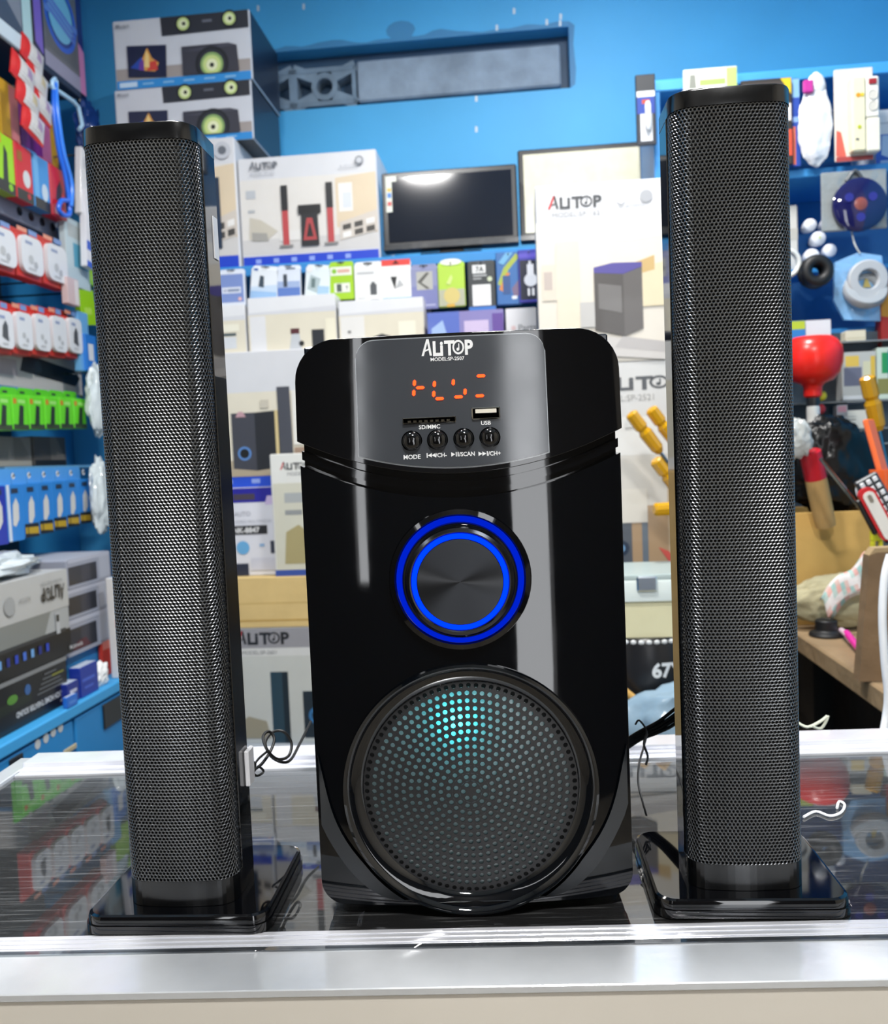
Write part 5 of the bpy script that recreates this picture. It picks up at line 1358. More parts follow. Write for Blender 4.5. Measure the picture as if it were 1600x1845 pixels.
MB().prism(rr(-.017, -L_ * .62, .017, L_ * .5, .015, 5), 0, .012, '#c8242c').build('red_case', 'plastic', t)
MB().prism(rr(-.0115, -L_ * .6, .0115, L_ * .42, .01, 5), -.003, -.0003, '#e9e4da').build('white_grip', 'plastic', t)
MB().prism(rr(-.004, L_ * .2, .004, L_ * .36, .0038, 4), -.0045, -.0032, '#8a8274').build('slider', 'plastic', t)
MB().box(-.026, -.0175, .001, .011, -L_ * .4, L_ * .35, '#17181b', .002).build('black_rack', 'plastic', t)
u, z = hitV(1581, 972, 1.95)
t = thing('yellow_clip', 'small yellow plastic clip under the cutter', 'clip', fr_back(u, 1.95, z))
MB().box(-.012, .012, 0, .012, -.004, .02, '#d8d820', .002).build('clip_head', 'plastic', t)
for sx in (-1, 1): MB().box(sx * .008 - .0035, sx * .008 + .0035, 0, .012, -.026, -.0045, '#e2de2a', .001).build('clip_leg', 'plastic', t)
# cloth sack, board, hat-shaped plug, toothbrush, white lead
sack = MB(); us_, zs2 = hitV(1520, 1078, 2.07)
sack.blob((us_, 2.085, zs2 - .005), (.12, .038, .058), '#b8b08e', 6, .14, 1.8, 5, BZ + .0008, .1)
t = thing('cloth_sack', 'khaki sack with a checked cloth flap lying on the bench', 'sack', RM)
sack.build('sack_body', 'cloth', t)
fl = MB(); n = 12; m2 = 10; vs = []; a0, a1 = hitV(1480, 1082, 2.0), hitV(1562, 996, 2.0)
for i in range(n + 1):
    s = i / n
    for j in range(m2 + 1):
        q = j / m2
        u = a0[0] + (a1[0] - a0[0]) * s + .045 * q * (.6 + .4 * s); z = a0[1] + (a1[1] - a0[1]) * s + .012 * math.sin(6 * s) - .05 * q + .012 * math.sin(9 * q)
        vs.append((u, 2.012 + .015 * s - .012 * math.sin(PI * q), z))
pal = ['#efe9e6', '#f0b8ae', '#ece8e4', '#a9cfc8', '#f1ece8', '#e6c6bc', '#c3d8d0']
for i in range(n):
    for j in range(m2):
        k = i * (m2 + 1) + j
        fl.add([vs[k], vs[k + 1], vs[k + m2 + 2], vs[k + m2 + 1]], [(0, 1, 2, 3)], pal[(i * 2 + j * 3) % 7], True)
fo = fl.build('checked_flap', 'cloth', t); auto_smooth(fo, 80)
sd = fo.modifiers.new('thick', 'SOLIDIFY'); sd.thickness = .003
uq, zq = hitV(1575, 1130, 1.62)
t = thing('wooden_board', 'rough grey brown plank standing on the bench at the right edge', 'board', fr_back(hitV(1600, 1130, 1.62)[0], 1.62, BZ + .0008, 0))
zb1 = hitV(1570, 997, 1.62)[1] - BZ
MB().prism([(-.05, 0), (.07, 0), (.07, zb1 + .004), (-.018, zb1), (-.03, zb1 * .98)], 0, .03, '#83694c').build('plank', 'wood', t)
MB().prism([(-.03, zb1 * .98), (-.018, zb1), (.07, zb1 + .004), (.07, zb1 + .01), (-.02, zb1 + .008)], .001, .029, '#b49a72').build('split_top', 'wood', t)
ph = hitZ(1489, 1146, BZ)
t = thing('rubber_plug', 'black hat-shaped rubber plug on the bench', 'plug', Matrix.Translation((ph.x, ph.y, BZ + .0006)))
MB().lathe([(.036, 0), (.037, .004), (.034, .009), (.025, .012), (.0235, .014)], '#17181a', 32).build('brim', 'rubber', t)
MB().lathe([(.0235, .0125), (.0235, .034), (.0215, .036), (.018, .034)], '#131416', 32, cap=True).build('crown', 'rubber', t)
h0 = hitZ(1516, 1136, BZ + .014); h1 = hitZ(1554, 1176, BZ + .0125)
t = thing('toothbrush', 'pink and white toothbrush on the edge of the bench', 'toothbrush', Matrix.Identity(4))
dv = h1 - h0
MB().tube([h0, h0 + dv * .25 + Vector((0, 0, .003)), h0 + dv * .5], .0065, '#f3d6e4', 10).build('brush_neck', 'plastic', t)
MB().tube([h0 + dv * .22 + Vector((.002, 0, .004)), h0 + dv * .6 + Vector((0, 0, .003)), h1, h1 + dv * .5], .0075, '#ee2aa8', 10).build('brush_handle', 'plastic', t)
cv = [(1604, 1000, 1.28), (1594, 1040, 1.275), (1590, 1110, 1.27), (1594, 1190, 1.265), (1600, 1250, 1.262), (1597, 1290, 1.26), (1590, 1330, 1.25)]
o = MB().tube([room(hitV(a, b, c)[0], c, hitV(a, b, c)[1]) for a, b, c in cv], .0055, '#eceff2', 10, sub=5).build('white_cable', 'plastic', None)
tag(o, 'thick white cable hanging in front of the plank at the right edge', 'cable')

# ================================================================ LEFT WALL
UG = -1.27                                    # front plane of the hanging goods
# blue cabinet under the goods
UC = -1.10
zcab = hitU(0, 1345, UC)[1]
cb = thing('blue_cabinet', 'worn blue painted cabinet along the left wall behind the counter', 'cabinet', RM)
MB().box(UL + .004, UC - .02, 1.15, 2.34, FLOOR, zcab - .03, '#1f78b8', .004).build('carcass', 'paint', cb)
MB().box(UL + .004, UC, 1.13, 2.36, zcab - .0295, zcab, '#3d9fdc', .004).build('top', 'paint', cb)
vd = hitU(138, 1300, UC)[0]
DOORS = []
for a, b in ((1.17, vd - .006), (vd + .006, 2.33)):
    d_ = MB().box(UC - .0195, UC - .006, a, b, FLOOR + .05, zcab - .036, '#2583c4', .003).build('door', 'paint', cb); DOORS.append(d_)
for i, (px, py) in enumerate(((69, 1341), (84, 1330), (97, 1319), (110, 1311))):
    v, z = hitU(px, py, UC - .004)
    MB().lathe([(.011, 0), (.011, .0008), (.0001, .001)], '#dcdfe0', 16, Matrix.Translation((UC - .0058, v, z)) @ Matrix.Rotation(PI / 2, 4, 'Y'), cap=False).build('round_sticker', 'carton', DOORS[0])
v0, z0 = hitU(190, 1315, UC); v1, z1 = hitU(226, 1215, UC)
MB().box(UC - .0058, UC - .001, v0, min(v1, 2.34), z0, zcab - .04, '#15191f', .002).build('black_label', 'carton', DOORS[1])
v0, z0 = hitU(20, 1372, UC); v1, z1 = hitU(44, 1355, UC)
MB().box(UC - .0058, UC - .002, v0, v1, z0 - .05, z1, '#14171c', .002).build('black_label', 'carton', DOORS[0])
v0, z0 = hitU(118, 1362, UC); v1, z1 = hitU(140, 1338, UC)
MB().box(UC - .0058, UC - .002, v0, v1, z0, z1, '#c9bd98', .002).build('paper_scrap', 'carton', DOORS[0])
# rack with back panel, hooks and ledges
rk = thing('wall_rack', 'dark slatted rack on the left wall carrying rows of hanging packs', 'rack', RM)
VR0, VR1 = 1.45, 2.62
MB().box(UL + .003, UL + .03, VR0, VR1, zcab + .02, CEIL - .1, '#1a2c40', .002).build('back_panel', 'paint', rk)
def lcarton(name, label, bl, tr, U, depth, col, cols=None, group=None, z0=None, cat='box', mat='carton'):
    v, z, w, h = rect_left(bl, tr, U)
    if z0 is not None: h += z - z0; z = z0
    t = thing(name, label, cat, fr_left(U, v + w / 2, z), group)
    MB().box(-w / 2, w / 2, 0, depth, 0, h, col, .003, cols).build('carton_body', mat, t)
    return t, PR(w, h, 0, col), z + h
# home theatre cartons on the cabinet
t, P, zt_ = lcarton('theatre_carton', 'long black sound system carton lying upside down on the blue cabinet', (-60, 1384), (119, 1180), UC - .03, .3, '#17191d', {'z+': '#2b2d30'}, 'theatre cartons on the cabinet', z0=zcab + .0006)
P.r(.0, .9, 1, .985, '#8d8f90'); P.p([(.2, .35), (.6, .42), (.6, .6), (.2, .55)], '#222a20'); P.e(.42, .6, .05, '#5f9a3a', sq=.5); P.e(.57, .66, .03, '#3a6aa8')
P.t('5.1CH HOME THEATER SOUND', .93, .32, .11, '#e4e6e8', 'l', .03, rot=PI, wide=.8)
for i in range(5): P.r(.66 + .02 * i, .45 + .085 * i, .95 - .02 * i, .48 + .085 * i, '#6c6f72')
P.r(.82, .7, .95, .74, '#8d8f3a'); P.t('ALITOP', .97, .16, .06, '#b9bcbe', 'l', .02, rot=PI); P.done(t)
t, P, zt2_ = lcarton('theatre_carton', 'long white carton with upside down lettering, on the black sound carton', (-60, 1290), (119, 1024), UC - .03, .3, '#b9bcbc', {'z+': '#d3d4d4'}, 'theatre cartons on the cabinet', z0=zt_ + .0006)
P.r(.0, .0, 1, .3, '#17191c'); P.p([(.0, .3), (.72, .3), (.8, .56), (.0, .56)], '#8d908c'); P.r(.0, .28, .95, .32, '#3a3d40'); P.r(.0, .56, 1, 1, '#c9c9c6')
for i in range(9): P.r(.12 + .075 * i, .13, .15 + .075 * i, .22, ('#2a4ac8', '#4a7ae0', '#79b4ee', '#1d2f8c')[i % 4])
P.r(.84, .28, .88, .52, '#c9ccce'); P.r(.845, .42, .875, .5, '#2a2c2e'); P.t('Multimedia', .97, .045, .05, '#d9dbdc', 'l', .01)
P.logo(.95, .84, .15, '#26282b', '#55585c', rot=PI, wide=.75); P.t('MULTIMEDIA SPEAKER SYSTEM', .93, .91, .04, '#8d9092', 'l', rot=PI, wide=.6); P.e(.4, .75, .05, '#aeb0b0'); P.t('ALITOP', .6, .8, .05, '#9a9c9c', 'l', rot=PI); P.done(t)
o = MB().blob((0, 0, .03), (.24, .09, .032), '#d5dde0', 5, .3, 2.2, 4, .0008, .15).build('plastic_sleeve', 'film', None, Matrix.Translation(room(UC - .13, 1.80, zt2_)) @ Matrix.Rotation(RA + PI / 2, 4, 'Z'))
tag(o, 'crumpled clear plastic sleeve lying on the white theatre carton', 'sleeve')
zp = zcab + .0006
labs = ['lowest of the three silver sound bar boxes stacked in the corner', 'middle of the three silver sound bar boxes stacked in the corner', 'topmost of the three silver sound bar boxes stacked in the corner']
spx = [(1186, 1092), (1121, 1042), (1064, 992)]
zb0 = hitU(116, 1190, UC - .06)[1]
pe = thing('low_plinth', 'blue block under the silver boxes on the cabinet', 'block', RM)
v0 = hitU(123, 1100, UC - .06)[0]; v1 = hitU(201, 1090, UC - .06)[0]
MB().box(UC - .34, UC - .075, v0 + .002, v1 - .01, zcab + .0006, zb0 - .0006, '#2a86c4', .003).build('block_body', 'paint', pe)
zp = zb0
for k, (yb, yt) in enumerate(spx):
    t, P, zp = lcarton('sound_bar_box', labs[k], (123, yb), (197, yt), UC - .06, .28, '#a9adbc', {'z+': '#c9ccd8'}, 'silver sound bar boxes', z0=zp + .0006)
    P.p([(.02, .12), (.66, .12), (.66, .74), (.02, .74)], '#2f3038'); P.r(.3, .16, .5, .7, '#3d3d47'); P.r(.72, .1, .97, .9, '#bcc0cd'); P.r(.02, .86, .98, .99, '#c3c6d4')
    if k == 0: P.p([(.1, .14), (.5, .14), (.4, .4), (.2, .35)], '#5a2a34')
    P.done(t)
def onc(name, label, px0, px1, yb, h_, d_, col, U, prints=(), group='small boxes on the blue cabinet', cat='box'):
    v0, _ = hitU(px0, yb, U); v1, _ = hitU(px1, yb, U); w = v1 - v0
    t = thing(name, label, cat, fr_left(U, (v0 + v1) / 2, zcab + .0006), group)
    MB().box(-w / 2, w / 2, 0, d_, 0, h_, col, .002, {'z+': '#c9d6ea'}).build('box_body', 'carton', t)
    P = PR(w, h_, 0, col)
    for q in prints: P.r(*q)
    P.done(t)
onc('small_box', 'dark blue small box standing beside the black theatre carton', 146, 178, 1238, .075, .03, '#1d3aa8', UC - .012, [(.1, .5, .8, .6, '#4a6ad8'), (.2, .25, .7, .33, '#4a6ad8')])
onc('small_box', 'navy low box touching the black theatre carton', 122, 143, 1250, .05, .028, '#1b2f92', UC - .014, [(.2, .5, .8, .65, '#dde')])
onc('small_box', 'bright blue low box in front of the navy box', 121, 140, 1262, .026, .012, '#2a78e0', UC - .0005, [(.2, .3, .8, .5, '#5a98ee')])
onc('small_box', 'red box beside the left tower on the blue cabinet', 186, 205, 1200, .1, .012, '#d8402e', UC - .06, [(.05, .72, .95, .95, '#ee8a7a')])
onc('tall_box', 'tall narrow white box with red bands beside the left tower', 212, 222, 1190, .27, .02, '#e9e6e4', UC - .012, [(.02, .5, .98, .58, '#d8382e'), (.02, .12, .98, .17, '#d88a3a')])
t = MB().blob((0, 0, .03), (.035, .018, .03), '#eef0f0', 8, .35, 2.6, 4, .0008).build('cotton_wad', 'cloth', None, Matrix.Translation(room(UC - .03, hitU(193, 1215, UC)[0] + .015, zcab)) @ Matrix.Rotation(RA + PI / 2, 4, 'Z'))
tag(t, 'white fluffy wad on the blue cabinet edge near the left tower', 'wadding')

# rows of hanging packs --------------------------------------------------
def row(n, xa, yba, yta, xb, ybb, ytb, U, build, fill=.9):
    va, zba = hitU(xa, yba, U); _, zta = hitU(xa, yta, U); vb, zbb = hitU(xb, ybb, U); _, ztb = hitU(xb, ytb, U)
    for i in range(n):
        s0, s1 = i / n, (i + 1) / n; sm = (s0 + s1) / 2
        w = (vb - va) / n * fill
        zb = zba + (zbb - zba) * sm; zt = zta + (ztb - zta) * sm
        M = fr_left(U, va + (vb - va) * sm, zb)
        t = build(i, M, w, zt - zb)
        h = zt - zb
        MB().tube([(0, .034, h * .95), (0, U - UL - .028, h * .95)], .0028, '#8d949a', 6, sub=1).build('hook', 'chrome', rk, rk.matrix_world.inverted() @ M)
ORD = ['first', 'second', 'third', 'fourth', 'fifth', 'sixth', 'seventh']
def blister(t, w, h, d, card, shellc, prod=None, mat='carton'):
    MB().box(-w / 2, w / 2, 0, d, 0, h * .82, card, .002).build('card_box', 'carton', t)
    MB().prism(rr(-w / 2, h * .815, w / 2, h, w * .1, 3, (0, 1, 1, 0)), d - .003, d, card).build('hang_tab', 'carton', t)
    pts = rr(-w * .44, h * .1, w * .44, h * .8, w * .2, 4)
    MB().prism(pts, -.012, -.0004, shellc, None, True).build('blister', 'plastic', t)
def red_pack(tier):
    def f(i, M, w, h):
        t = thing('earphone_pack', '%s red and white blister pack from the left in the %s red row' % (ORD[i], tier), 'pack', M, 'red and white blister packs')
        blister(t, w, h, .034, '#d8382e', '#d5d8dc')
        P = PR(w, h, -.0123); P.r(.22, .64, .5, .7, '#9aa8c8'); P.e(.42, .36, .1, '#c3c6c8'); P.e(.6, .28, .08, '#b9bcc0'); P.r(.3, .16, .6, .2, '#c8cacc')
        if tier == 'lower' and i in (0, 4): P.p([(.3, .3), (.6, .24), (.62, .52), (.5, .62), (.34, .5)], '#55585c')
        P.done(t, 'earphones')
        P = PR(w, h); P.r(.1, .88, .5, .96, '#e89a80'); P.r(.55, .87, .9, .97, '#7a9ad0'); P.done(t, 'tab_print')
        return t
    return f
row(3, -24, 480, 386, 121, 524, 434, UG, red_pack('upper'), .93)
row(5, -14, 636, 540, 146, 646, 560, UG, red_pack('lower'), .92)
def green_pack(i, M, w, h):
    t = thing('green_pack', '%s bright green adapter pack from the left in the green row' % ORD[i], 'pack', M, 'green adapter packs')
    MB().box(-w / 2, w / 2, 0, .03, 0, h * .8, '#6be02a', .002).build('card_box', 'carton', t)
    MB().prism(rr(-w / 2, h * .8, w / 2, h, w * .12, 3, (0, 1, 1, 0)), .026, .0295, '#5fcf28').build('hang_tab', 'carton', t)
    P = PR(w, h); P.r(.01, .01, .99, .13, '#3a4a34'); P.r(.06, .6, .26, .72, '#d8842a'); P.r(.34, .62, .8, .7, '#a5ef7a'); P.p([(.28, .08), (.62, .12), (.7, .56), (.44, .58)], '#26332e'); P.r(.5, .84, .8, .9, '#22402a'); P.done(t)
    return t
row(6, -8, 776, 694, 158, 772, 706, UG, green_pack, .93)
def blue_pack(i, M, w, h):
    t = thing('charger_pack', '%s blue charger box from the left in the blue row' % ORD[i], 'pack', M, 'blue charger boxes')
    c = '#2438b0' if i == 0 else '#2f8ce0'
    MB().box(-w / 2, w / 2, 0, .03, 0, h * .78, c, .002).build('card_box', 'carton', t)
    MB().prism(rr(-w / 2, h * .78, w / 2, h, w * .1, 3, (0, 1, 1, 0)), .026, .0295, '#5aaaf0').build('hang_tab', 'carton', t)
    P = PR(w, h)
    P.r(.01, .0, .99, .775, c)
    if i > 1: P.r(.01, .0, .99, .2, '#20262e'); P.p([(.05, .06), (.95, .04), (.95, .14), (.05, .15)], '#c9a62a'); P.r(.2, .0, .26, .15, '#1a1a1a')
    elif i == 1: P.r(.01, .0, .2, .78, '#dfe9f6')
    P.p([(.3, .22), (.5, .2), (.72, .3), (.74, .5), (.58, .6), (.36, .5)], '#e2e0da'); P.r(.3, .66, .75, .73, '#2c3a50'); P.e(.5, .9, .12, '#eef2f4'); P.p([(.4, .87), (.62, .9), (.56, .94)], '#30343a')
    P.done(t); return t
row(7, -14, 986, 846, 166, 940, 840, UG, blue_pack, .95)
# top mixed row
MIX = [('lime green lamp pack with a black torch picture', '#a5e01c', '#26302a'), ('red pack with a white bulb picture', '#d8222e', '#dfe2e4'), ('sky blue pack with a white picture', '#3a98e0', '#cfe0ee'), ('glossy red mouse pack at the end of its row', '#d01c34', '#3a2a34')]
def mix_pack(i, M, w, h):
    nm, c, c2 = MIX[i]
    t = thing('mixed_pack', '%s, in the upper left row' % nm, 'pack', M, 'mixed packs in the upper left row')
    MB().box(-w / 2, w / 2, 0, .034, h * .0, h * .86, c, .002).build('card_box', 'carton', t)
    MB().prism(rr(-w / 2, h * .86, w / 2, h, w * .1, 3, (0, 1, 1, 0)), .03, .0335, c).build('hang_tab', 'carton', t)
    P = PR(w, h)
    P.r(.01, .0, .99, .17, '#2a2c2a')
    if i == 0: P.p([(.3, .1), (.6, .14), (.62, .6), (.44, .7), (.36, .4)], c2); P.e(.72, .1, .12, '#8ccf2a'); P.r(.1, .7, .3, .82, '#e0a02a')
    if i == 1: P.e(.62, .36, .22, c2, sq=1.3); P.r(.1, .6, .4, .75, '#a8601c'); P.e(.7, .1, .1, '#c8303a')
    if i == 2: P.e(.66, .3, .2, c2, sq=1.5); P.r(.02, .17, .3, .84, '#6fb8ee')
    if i == 3: P.p([(.3, .3), (.6, .26), (.8, .5), (.66, .66), (.4, .5)], c2); P.r(.01, .0, .99, .2, '#c8283a'); P.r(.2, .05, .8, .15, '#e9b0b4')
    P.done(t); return t
row(4, -4, 338, 218, 122, 400, 300, UG, mix_pack, .93)
# perforated grey rail between the rows
v0, z0 = hitU(-10, 395, UG - .05); v1, z1 = hitU(104, 398, UG - .05)
zr = hitU(50, 388, UG - .05)[1]
rl_ = MB().box(UL + .031, UG - .05, v0, v1, zr - .028, zr + .028, '#8f97a8', .003).build('perforated_rail', 'paint', rk)
for px, py in ((34, 372), (55, 381), (75, 390), (94, 400)):
    v, _ = hitU(px, py, UG - .05)
    MB().lathe([(.0115, 0), (.0115, .002), (.008, .0005), (.0001, .0004)], '#15171c', 16, Matrix.Translation((UG - .0499, v, zr)) @ Matrix.Rotation(PI / 2, 4, 'Y'), cap=False).build('rail_hole', 'plastic', rk)
# ledges and boxes between the rows
zl = hitU(70, 704, UG - .06)[1]
v0 = hitU(-10, 700, UG - .06)[0]; v1 = hitU(150, 700, UG - .06)[0]
MB().box(UL + .031, UG - .045, v0, v1, zl - .012, zl, '#4a86b8', .002).build('ledge', 'paint', rk)
t, P, _ = lcarton('white_box', 'white box with a black oval picture above the green packs', (-6, 702), (146, 652), UG - .06, .16, '#d8d4d0', None, None, z0=zl + .0006)
P.p([(.25, .45), (.9, .25), (.97, .5), (.9, .7), (.3, .92)], '#23262a'); P.r(.02, .3, .22, .7, '#c2b6ba'); P.done(t)
zl = hitU(70, 840, UG - .06)[1]
MB().box(UL + .031, UG - .045, v0, v1, zl - .012, zl, '#5f9cc8', .002).build('ledge', 'paint', rk)
for a, b, c, lab in ((-8, 55, '#8d8880', 'grey brown box on the ledge below the green packs, left'), (63, 117, '#5d5854', 'dark grey box with a clear foot below the green packs')):
    t, P, _ = lcarton('ledge_box', lab, (a, 838), (b, 788), UG - .07, .12, c, None, 'boxes on the ledge', z0=zl + .0006)
    P.r(.02, .02, .98, .2, '#b8b0a2' if a < 0 else '#22252a'); P.p([(.5, .2), (.98, .2), (.7, .98), (.5, .98)], '#7a746c'); P.done(t)
zl = hitU(70, 560, UG - .08)[1]
MB().box(UL + .031, UG - .07, v0, hitU(116, 560, UG - .08)[0], zl - .012, zl, '#17191d', .002).build('ledge', 'paint', rk)
# packs near the corner
def lpack(name, label, bl, tr, U, col, prints, d=.02, cat='pack', roll=0, group='packs near the left corner', hook=True, mat='carton'):
    v, z, w, h = rect_left(bl, tr, U)
    M = fr_left(U, v + w / 2, z, 0, 0, roll)
    t = thing(name, label, cat, M, group)
    MB().box(-w / 2, w / 2, 0, d, 0, h, col, .002).build('pack_body', mat, t)
    P = PR(w, h, 0, col)
    for q in prints: P.r(*q)
    if prints: P.done(t)
    if hook: MB().tube([(0, d + .001, h * .94), (0, U - UL - .028, h * .94)], .0028, '#8d949a', 6, sub=1).build('hook', 'chrome', rk, rk.matrix_world.inverted() @ M)
    return t
lpack('cable_pack', 'pale aqua pouch hanging right of the upper red row', (124, 512), (156, 408), UG, '#c3d6dc', [(.3, .3, .95, .65, '#5fa8c4'), (.1, .72, .9, .92, '#b4bcbc')])
lpack('eraser_pack', 'small pink white pouch under the aqua pouch', (124, 546), (141, 505), UG + .02, '#dcc4c4', [(.6, .05, .95, .95, '#ece4e2')], hook=True)
lpack('strip_pack', 'long white strip pack with blue bands beside the left tower', (157, 480), (162, 345), UG + .03, '#e9eaf0', [(.02, .22, .98, .34, '#2a5fd0'), (.02, .0, .98, .08, '#2a5fd0')], roll=5)
lpack('strip_pack', 'upper long white strip pack tucked behind the tower top', (146, 385), (155, 270), UG + .02, '#e6e6e8', [(.2, .7, .8, .86, '#c9c9cc')], roll=8)
lpack('lime_pack', 'lime green pouch partly behind the left tower', (160, 512), (170, 440), UG, '#9ad81c', [(.1, .1, .9, .3, '#b4e84a')], roll=6)
lpack('lime_pack', 'lime green card tilted under the pink white pouch', (150, 582), (172, 528), UG, '#a2dc1e', [(.2, .3, .7, .5, '#c2ee5a')], roll=-8)
lpack('blue_pouch', 'light blue pouch beside the lower red row', (147, 668), (157, 565), UG + .01, '#6fb0e4', [(.1, .4, .9, .62, '#e6ecf2')])
lpack('blue_pouch', 'blue pouch with a white plug picture beside the left tower', (158, 668), (172, 606), UG + .02, '#2f7fd8', [(.2, .3, .7, .75, '#e9edf2')])
for i, (px, py0, py1, lab) in enumerate(((176, 782, 660, 'white crinkled plastic bag hanging beside the left tower'), (182, 962, 830, 'lower white crinkled bag beside the blue charger boxes'))):
    v, z = hitU(px, (py0 + py1) / 2, UG + .03); h_ = (hitU(px, py1, UG + .03)[1] - hitU(px, py0, UG + .03)[1]) / 2
    t = thing('film_bag', lab, 'bag', fr_left(UG + .03, v, z), 'white crinkled bags on the left')
    MB().blob((0, 0, 0), (.05, .022, h_), '#d3dcde', 3 + i, .25, 2.2, 4, None, .2).build('bag', 'film', t)
    MB().tube([(0, .02, h_ * .8), (0, UG + .03 - UL - .028, h_ * .9)], .0028, '#8d949a', 6, sub=1).build('hook', 'chrome', rk, rk.matrix_world.inverted() @ fr_left(UG + .03, v, z))
# hook bar with the blue lanyard and a shiny blue pouch
va, za = hitU(88, 152, UG); vb, zb = hitU(136, 158, UG); za = zb = min(za, zb, hitU(100, 128, UG)[1] - .045)
t = thing('hook_bar', 'pale blue painted wire hook bar under the party speaker box', 'hook', RM)
MB().tube([(UL + .03, va, za), (UG - .01, va, za), (UG, va + .02, za), (UG, vb - .02, zb + .005), (UG + .005, vb, zb - .005), (UG + .005, vb + .015, zb - .05), (UG + .005, vb - .005, zb - .07)], .006, '#a5c8e0', 8, sub=1).build('wire', 'paint', t)
t = thing('lanyard', 'bright blue cable lanyard looped over the wire hook bar', 'lanyard', RM)
def lp(px, py, U): v, z = hitU(px, py, U); return (U, v, z)
MB().tube([lp(97, 150, UG + .012), lp(97, 200, UG + .014), lp(106, 270, UG + .014), lp(118, 320, UG + .014), lp(126, 380, UG + .014), lp(116, 388, UG + .014), lp(106, 378, UG + .014), lp(110, 362, UG + .016), lp(124, 362, UG + .016)], .0065, '#1f6ae0', 8, sub=5).build('strand', 'plastic', t)
MB().tube([lp(100, 150, UG + .012), lp(104, 200, UG + .02), lp(114, 270, UG + .02), lp(127, 320, UG + .02), lp(130, 345, UG + .02), lp(128, 372, UG + .02)], .006, '#3a86ee', 8, sub=5).build('strand', 'plastic', t)
MB().tube([lp(99, 142, UG + .012), lp(94, 148, UG + .013), lp(96, 160, UG + .013), lp(101, 158, UG + .013), lp(101, 146, UG + .012)], .006, '#a9cfee', 8, sub=3).build('knot', 'plastic', t)
v, z = hitU(160, 240, UG - .02); 
t = thing('foil_pouch', 'shiny dark blue foil pouch hanging behind the left tower top', 'pouch', fr_left(UG - .02, v, z))
MB().blob((0, 0, 0), (.062, .02, .085), '#16336e', 7, .2, 3.2, 4, None, .5).build('pouch', 'film', t)
MB().box(-.045, .045, -.002, .01, .055, .088, '#1a2030', .003).build('header', 'carton', t)
# sachet strips
def sachets(label, pts, U, n):
    t = thing('sachet_strip', label, 'sachets', RM, 'strips of red and white sachets')
    for i in range(n):
        s = (i + .5) / n
        px = pts[0][0] + (pts[1][0] - pts[0][0]) * s; py = pts[0][1] + (pts[1][1] - pts[0][1]) * s
        v, z = hitU(px, py, U)
        hh = abs(pts[1][1] - pts[0][1]) / n * 2.25 / 1600 * .5
        M = Matrix.Translation((U, v, z)) @ Matrix.Rotation(PI / 2, 4, 'Z') @ Matrix.Rotation(math.radians(14), 4, 'Y')
        g = MB(); w_ = .05
        N_ = 8; vs = []
        for a in range(N_ + 1):
            for b in range(N_ + 1):
                x = -w_ + 2 * w_ * a / N_; zz = -hh + 2 * hh * b / N_
                vs.append((x, -.014 * (1 - (x / w_) ** 2) * (1 - (zz / hh) ** 2), zz))
        for a in range(N_):
            for b in range(N_):
                k = a * (N_ + 1) + b
                edge = a < 2 or b == 0
                g.add([vs[k], vs[k + N_ + 1], vs[k + N_ + 2], vs[k + 1]], [(0, 1, 2, 3)], '#dc2a26' if edge else ('#e8e4e2' if (b > 5 or a > 5) else ('#b59ac0' if (i + a // 3) % 2 else '#d8c9a0') if 2 < b < 6 and a > 3 else '#dedbd8'))
        o = g.build('sachet', 'carton', t, M)
        sd = o.modifiers.new('thick', 'SOLIDIFY'); sd.thickness = .004; sd.offset = 1
    return t
sachets('nearer strip of red and white sachets in the upper left', ((34, 108), (62, 248)), UG + .03, 3)
sachets('further strip of red and white sachets in the upper left', ((52, 78), (76, 214)), UG + .01, 3)
t = lpack('novelty_pack', 'yellow and pink rounded pack behind the sachets', (6, 262), (30, 160), UG - .06, '#e8b62a', [(.5, .02, .98, .98, '#e88a8a')])
t = lpack('novelty_pack', 'purple and orange card behind the sachets', (40, 270), (100, 212), UG - .08, '#8a2a9a', [(.55, .02, .8, .98, '#d87ab0'), (.8, .02, .99, .98, '#d8a83a')])
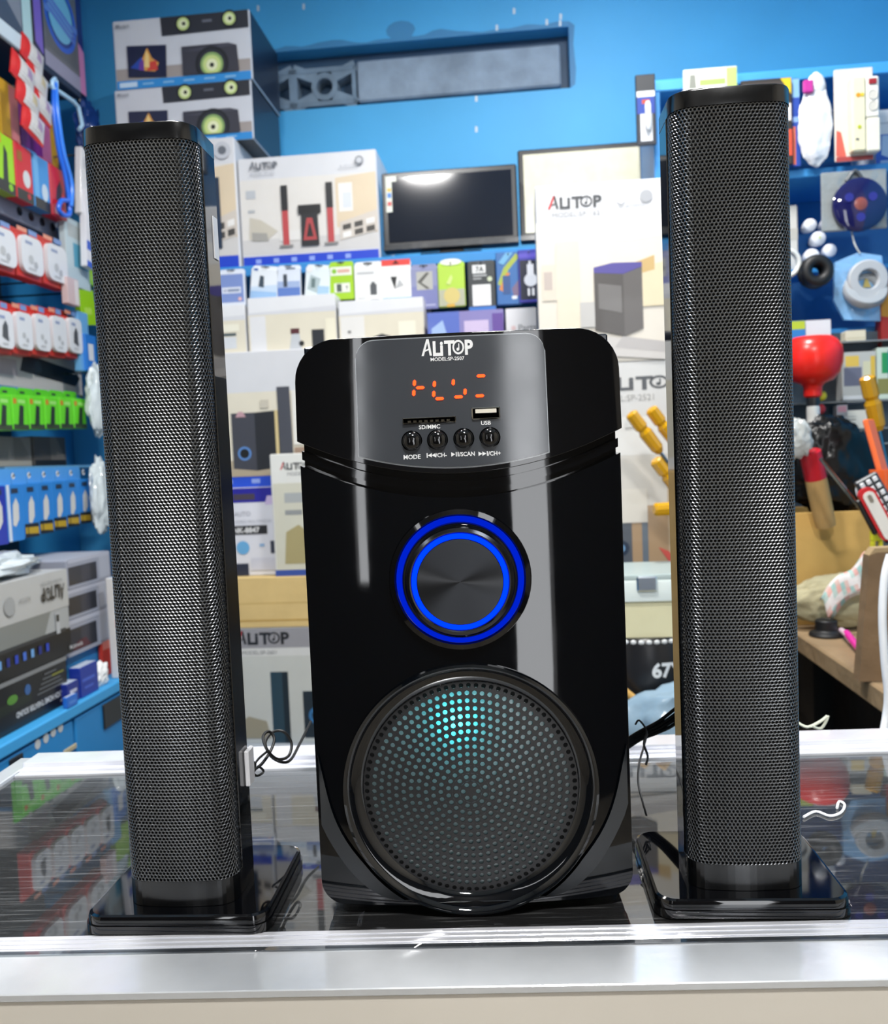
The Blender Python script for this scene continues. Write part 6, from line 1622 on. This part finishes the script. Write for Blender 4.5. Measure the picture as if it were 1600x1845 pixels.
# boxes on the top shelf
zsh = hitU(90, 122, UG)[1]
v0 = hitU(-30, 60, UG)[0]; v1 = hitU(142, 140, UG)[0]
zsh = hitU(100, 128, UG)[1]
MB().box(UL + .031, UG + .0, v0, v1 + .01, zsh - .02, zsh, '#1b2c44', .002).build('top_ledge', 'paint', rk)
MB().box(UG + .0005, UG + .012, v0, hitU(50, 90, UG)[0], zsh - .03, zsh + .012, '#c9d6de', .002).build('ledge_lip', 'paint', rk)
def tall(label, px0, px1, U, col, fn, zz=None):
    v0, _ = hitU(px0, 60, U); v1, _ = hitU(px1, 60, U); w = v1 - v0; h = .42
    t = thing('party_speaker_box', label, 'box', fr_left(U, (v0 + v1) / 2, zsh + .0006), 'party speaker boxes on the top ledge')
    MB().box(-w / 2, w / 2, 0, .24, 0, h, col, .003).build('carton_body', 'carton', t)
    P = PR(w, h); fn(P); P.done(t)
def pa(P):
    P.r(.0, .0, .16, 1, '#232a50'); P.p([(.0, .1), (.14, .05), (.14, .62), (.0, .7)], '#7a62c4'); P.r(.88, .0, 1, 1, '#16246a'); P.p([(.88, .0), (1, .0), (1, .3), (.88, .34)], '#c480b0')
    P.r(.17, .1, .87, .98, '#6d6e72'); P.r(.2, .13, .84, .96, '#5d5f64'); P.r(.16, .0, .88, .1, '#9a98ae')
    P.e(.52, .4, .33, '#2b5fc8', 28, 1.05); P.e(.52, .4, .28, '#1d3a86', 28, 1.05); P.e(.52, .405, .25, '#6fb6d8', 28, 1.05)
    for k in range(3): P.p([(.24, .47 - .04 * k), (.8, .37 - .04 * k), (.8, .4 - .04 * k), (.24, .5 - .04 * k)], '#5a78c8')
    P.r(.19, .36, .3, .4, '#5a82d0'); P.r(.75, .38, .86, .42, '#5a82d0')
def pb(P):
    P.r(.82, .0, 1, 1, '#bfe0e2'); P.r(.0, .0, .82, 1, '#4a5568'); P.p([(.55, .2), (.8, .1), (.8, 1), (.6, 1)], '#8a8f9a'); P.e(.2, .62, .2, '#3f78b0'); P.e(.2, .62, .14, '#5a96c8')
tall('black party speaker box with a blue ring picture on the top ledge', 63, 148, UG - .004, '#1b2038', pa)
tall('grey party speaker box with a pale aqua edge at the picture corner', -40, 58, UG - .004, '#4a5568', pb)
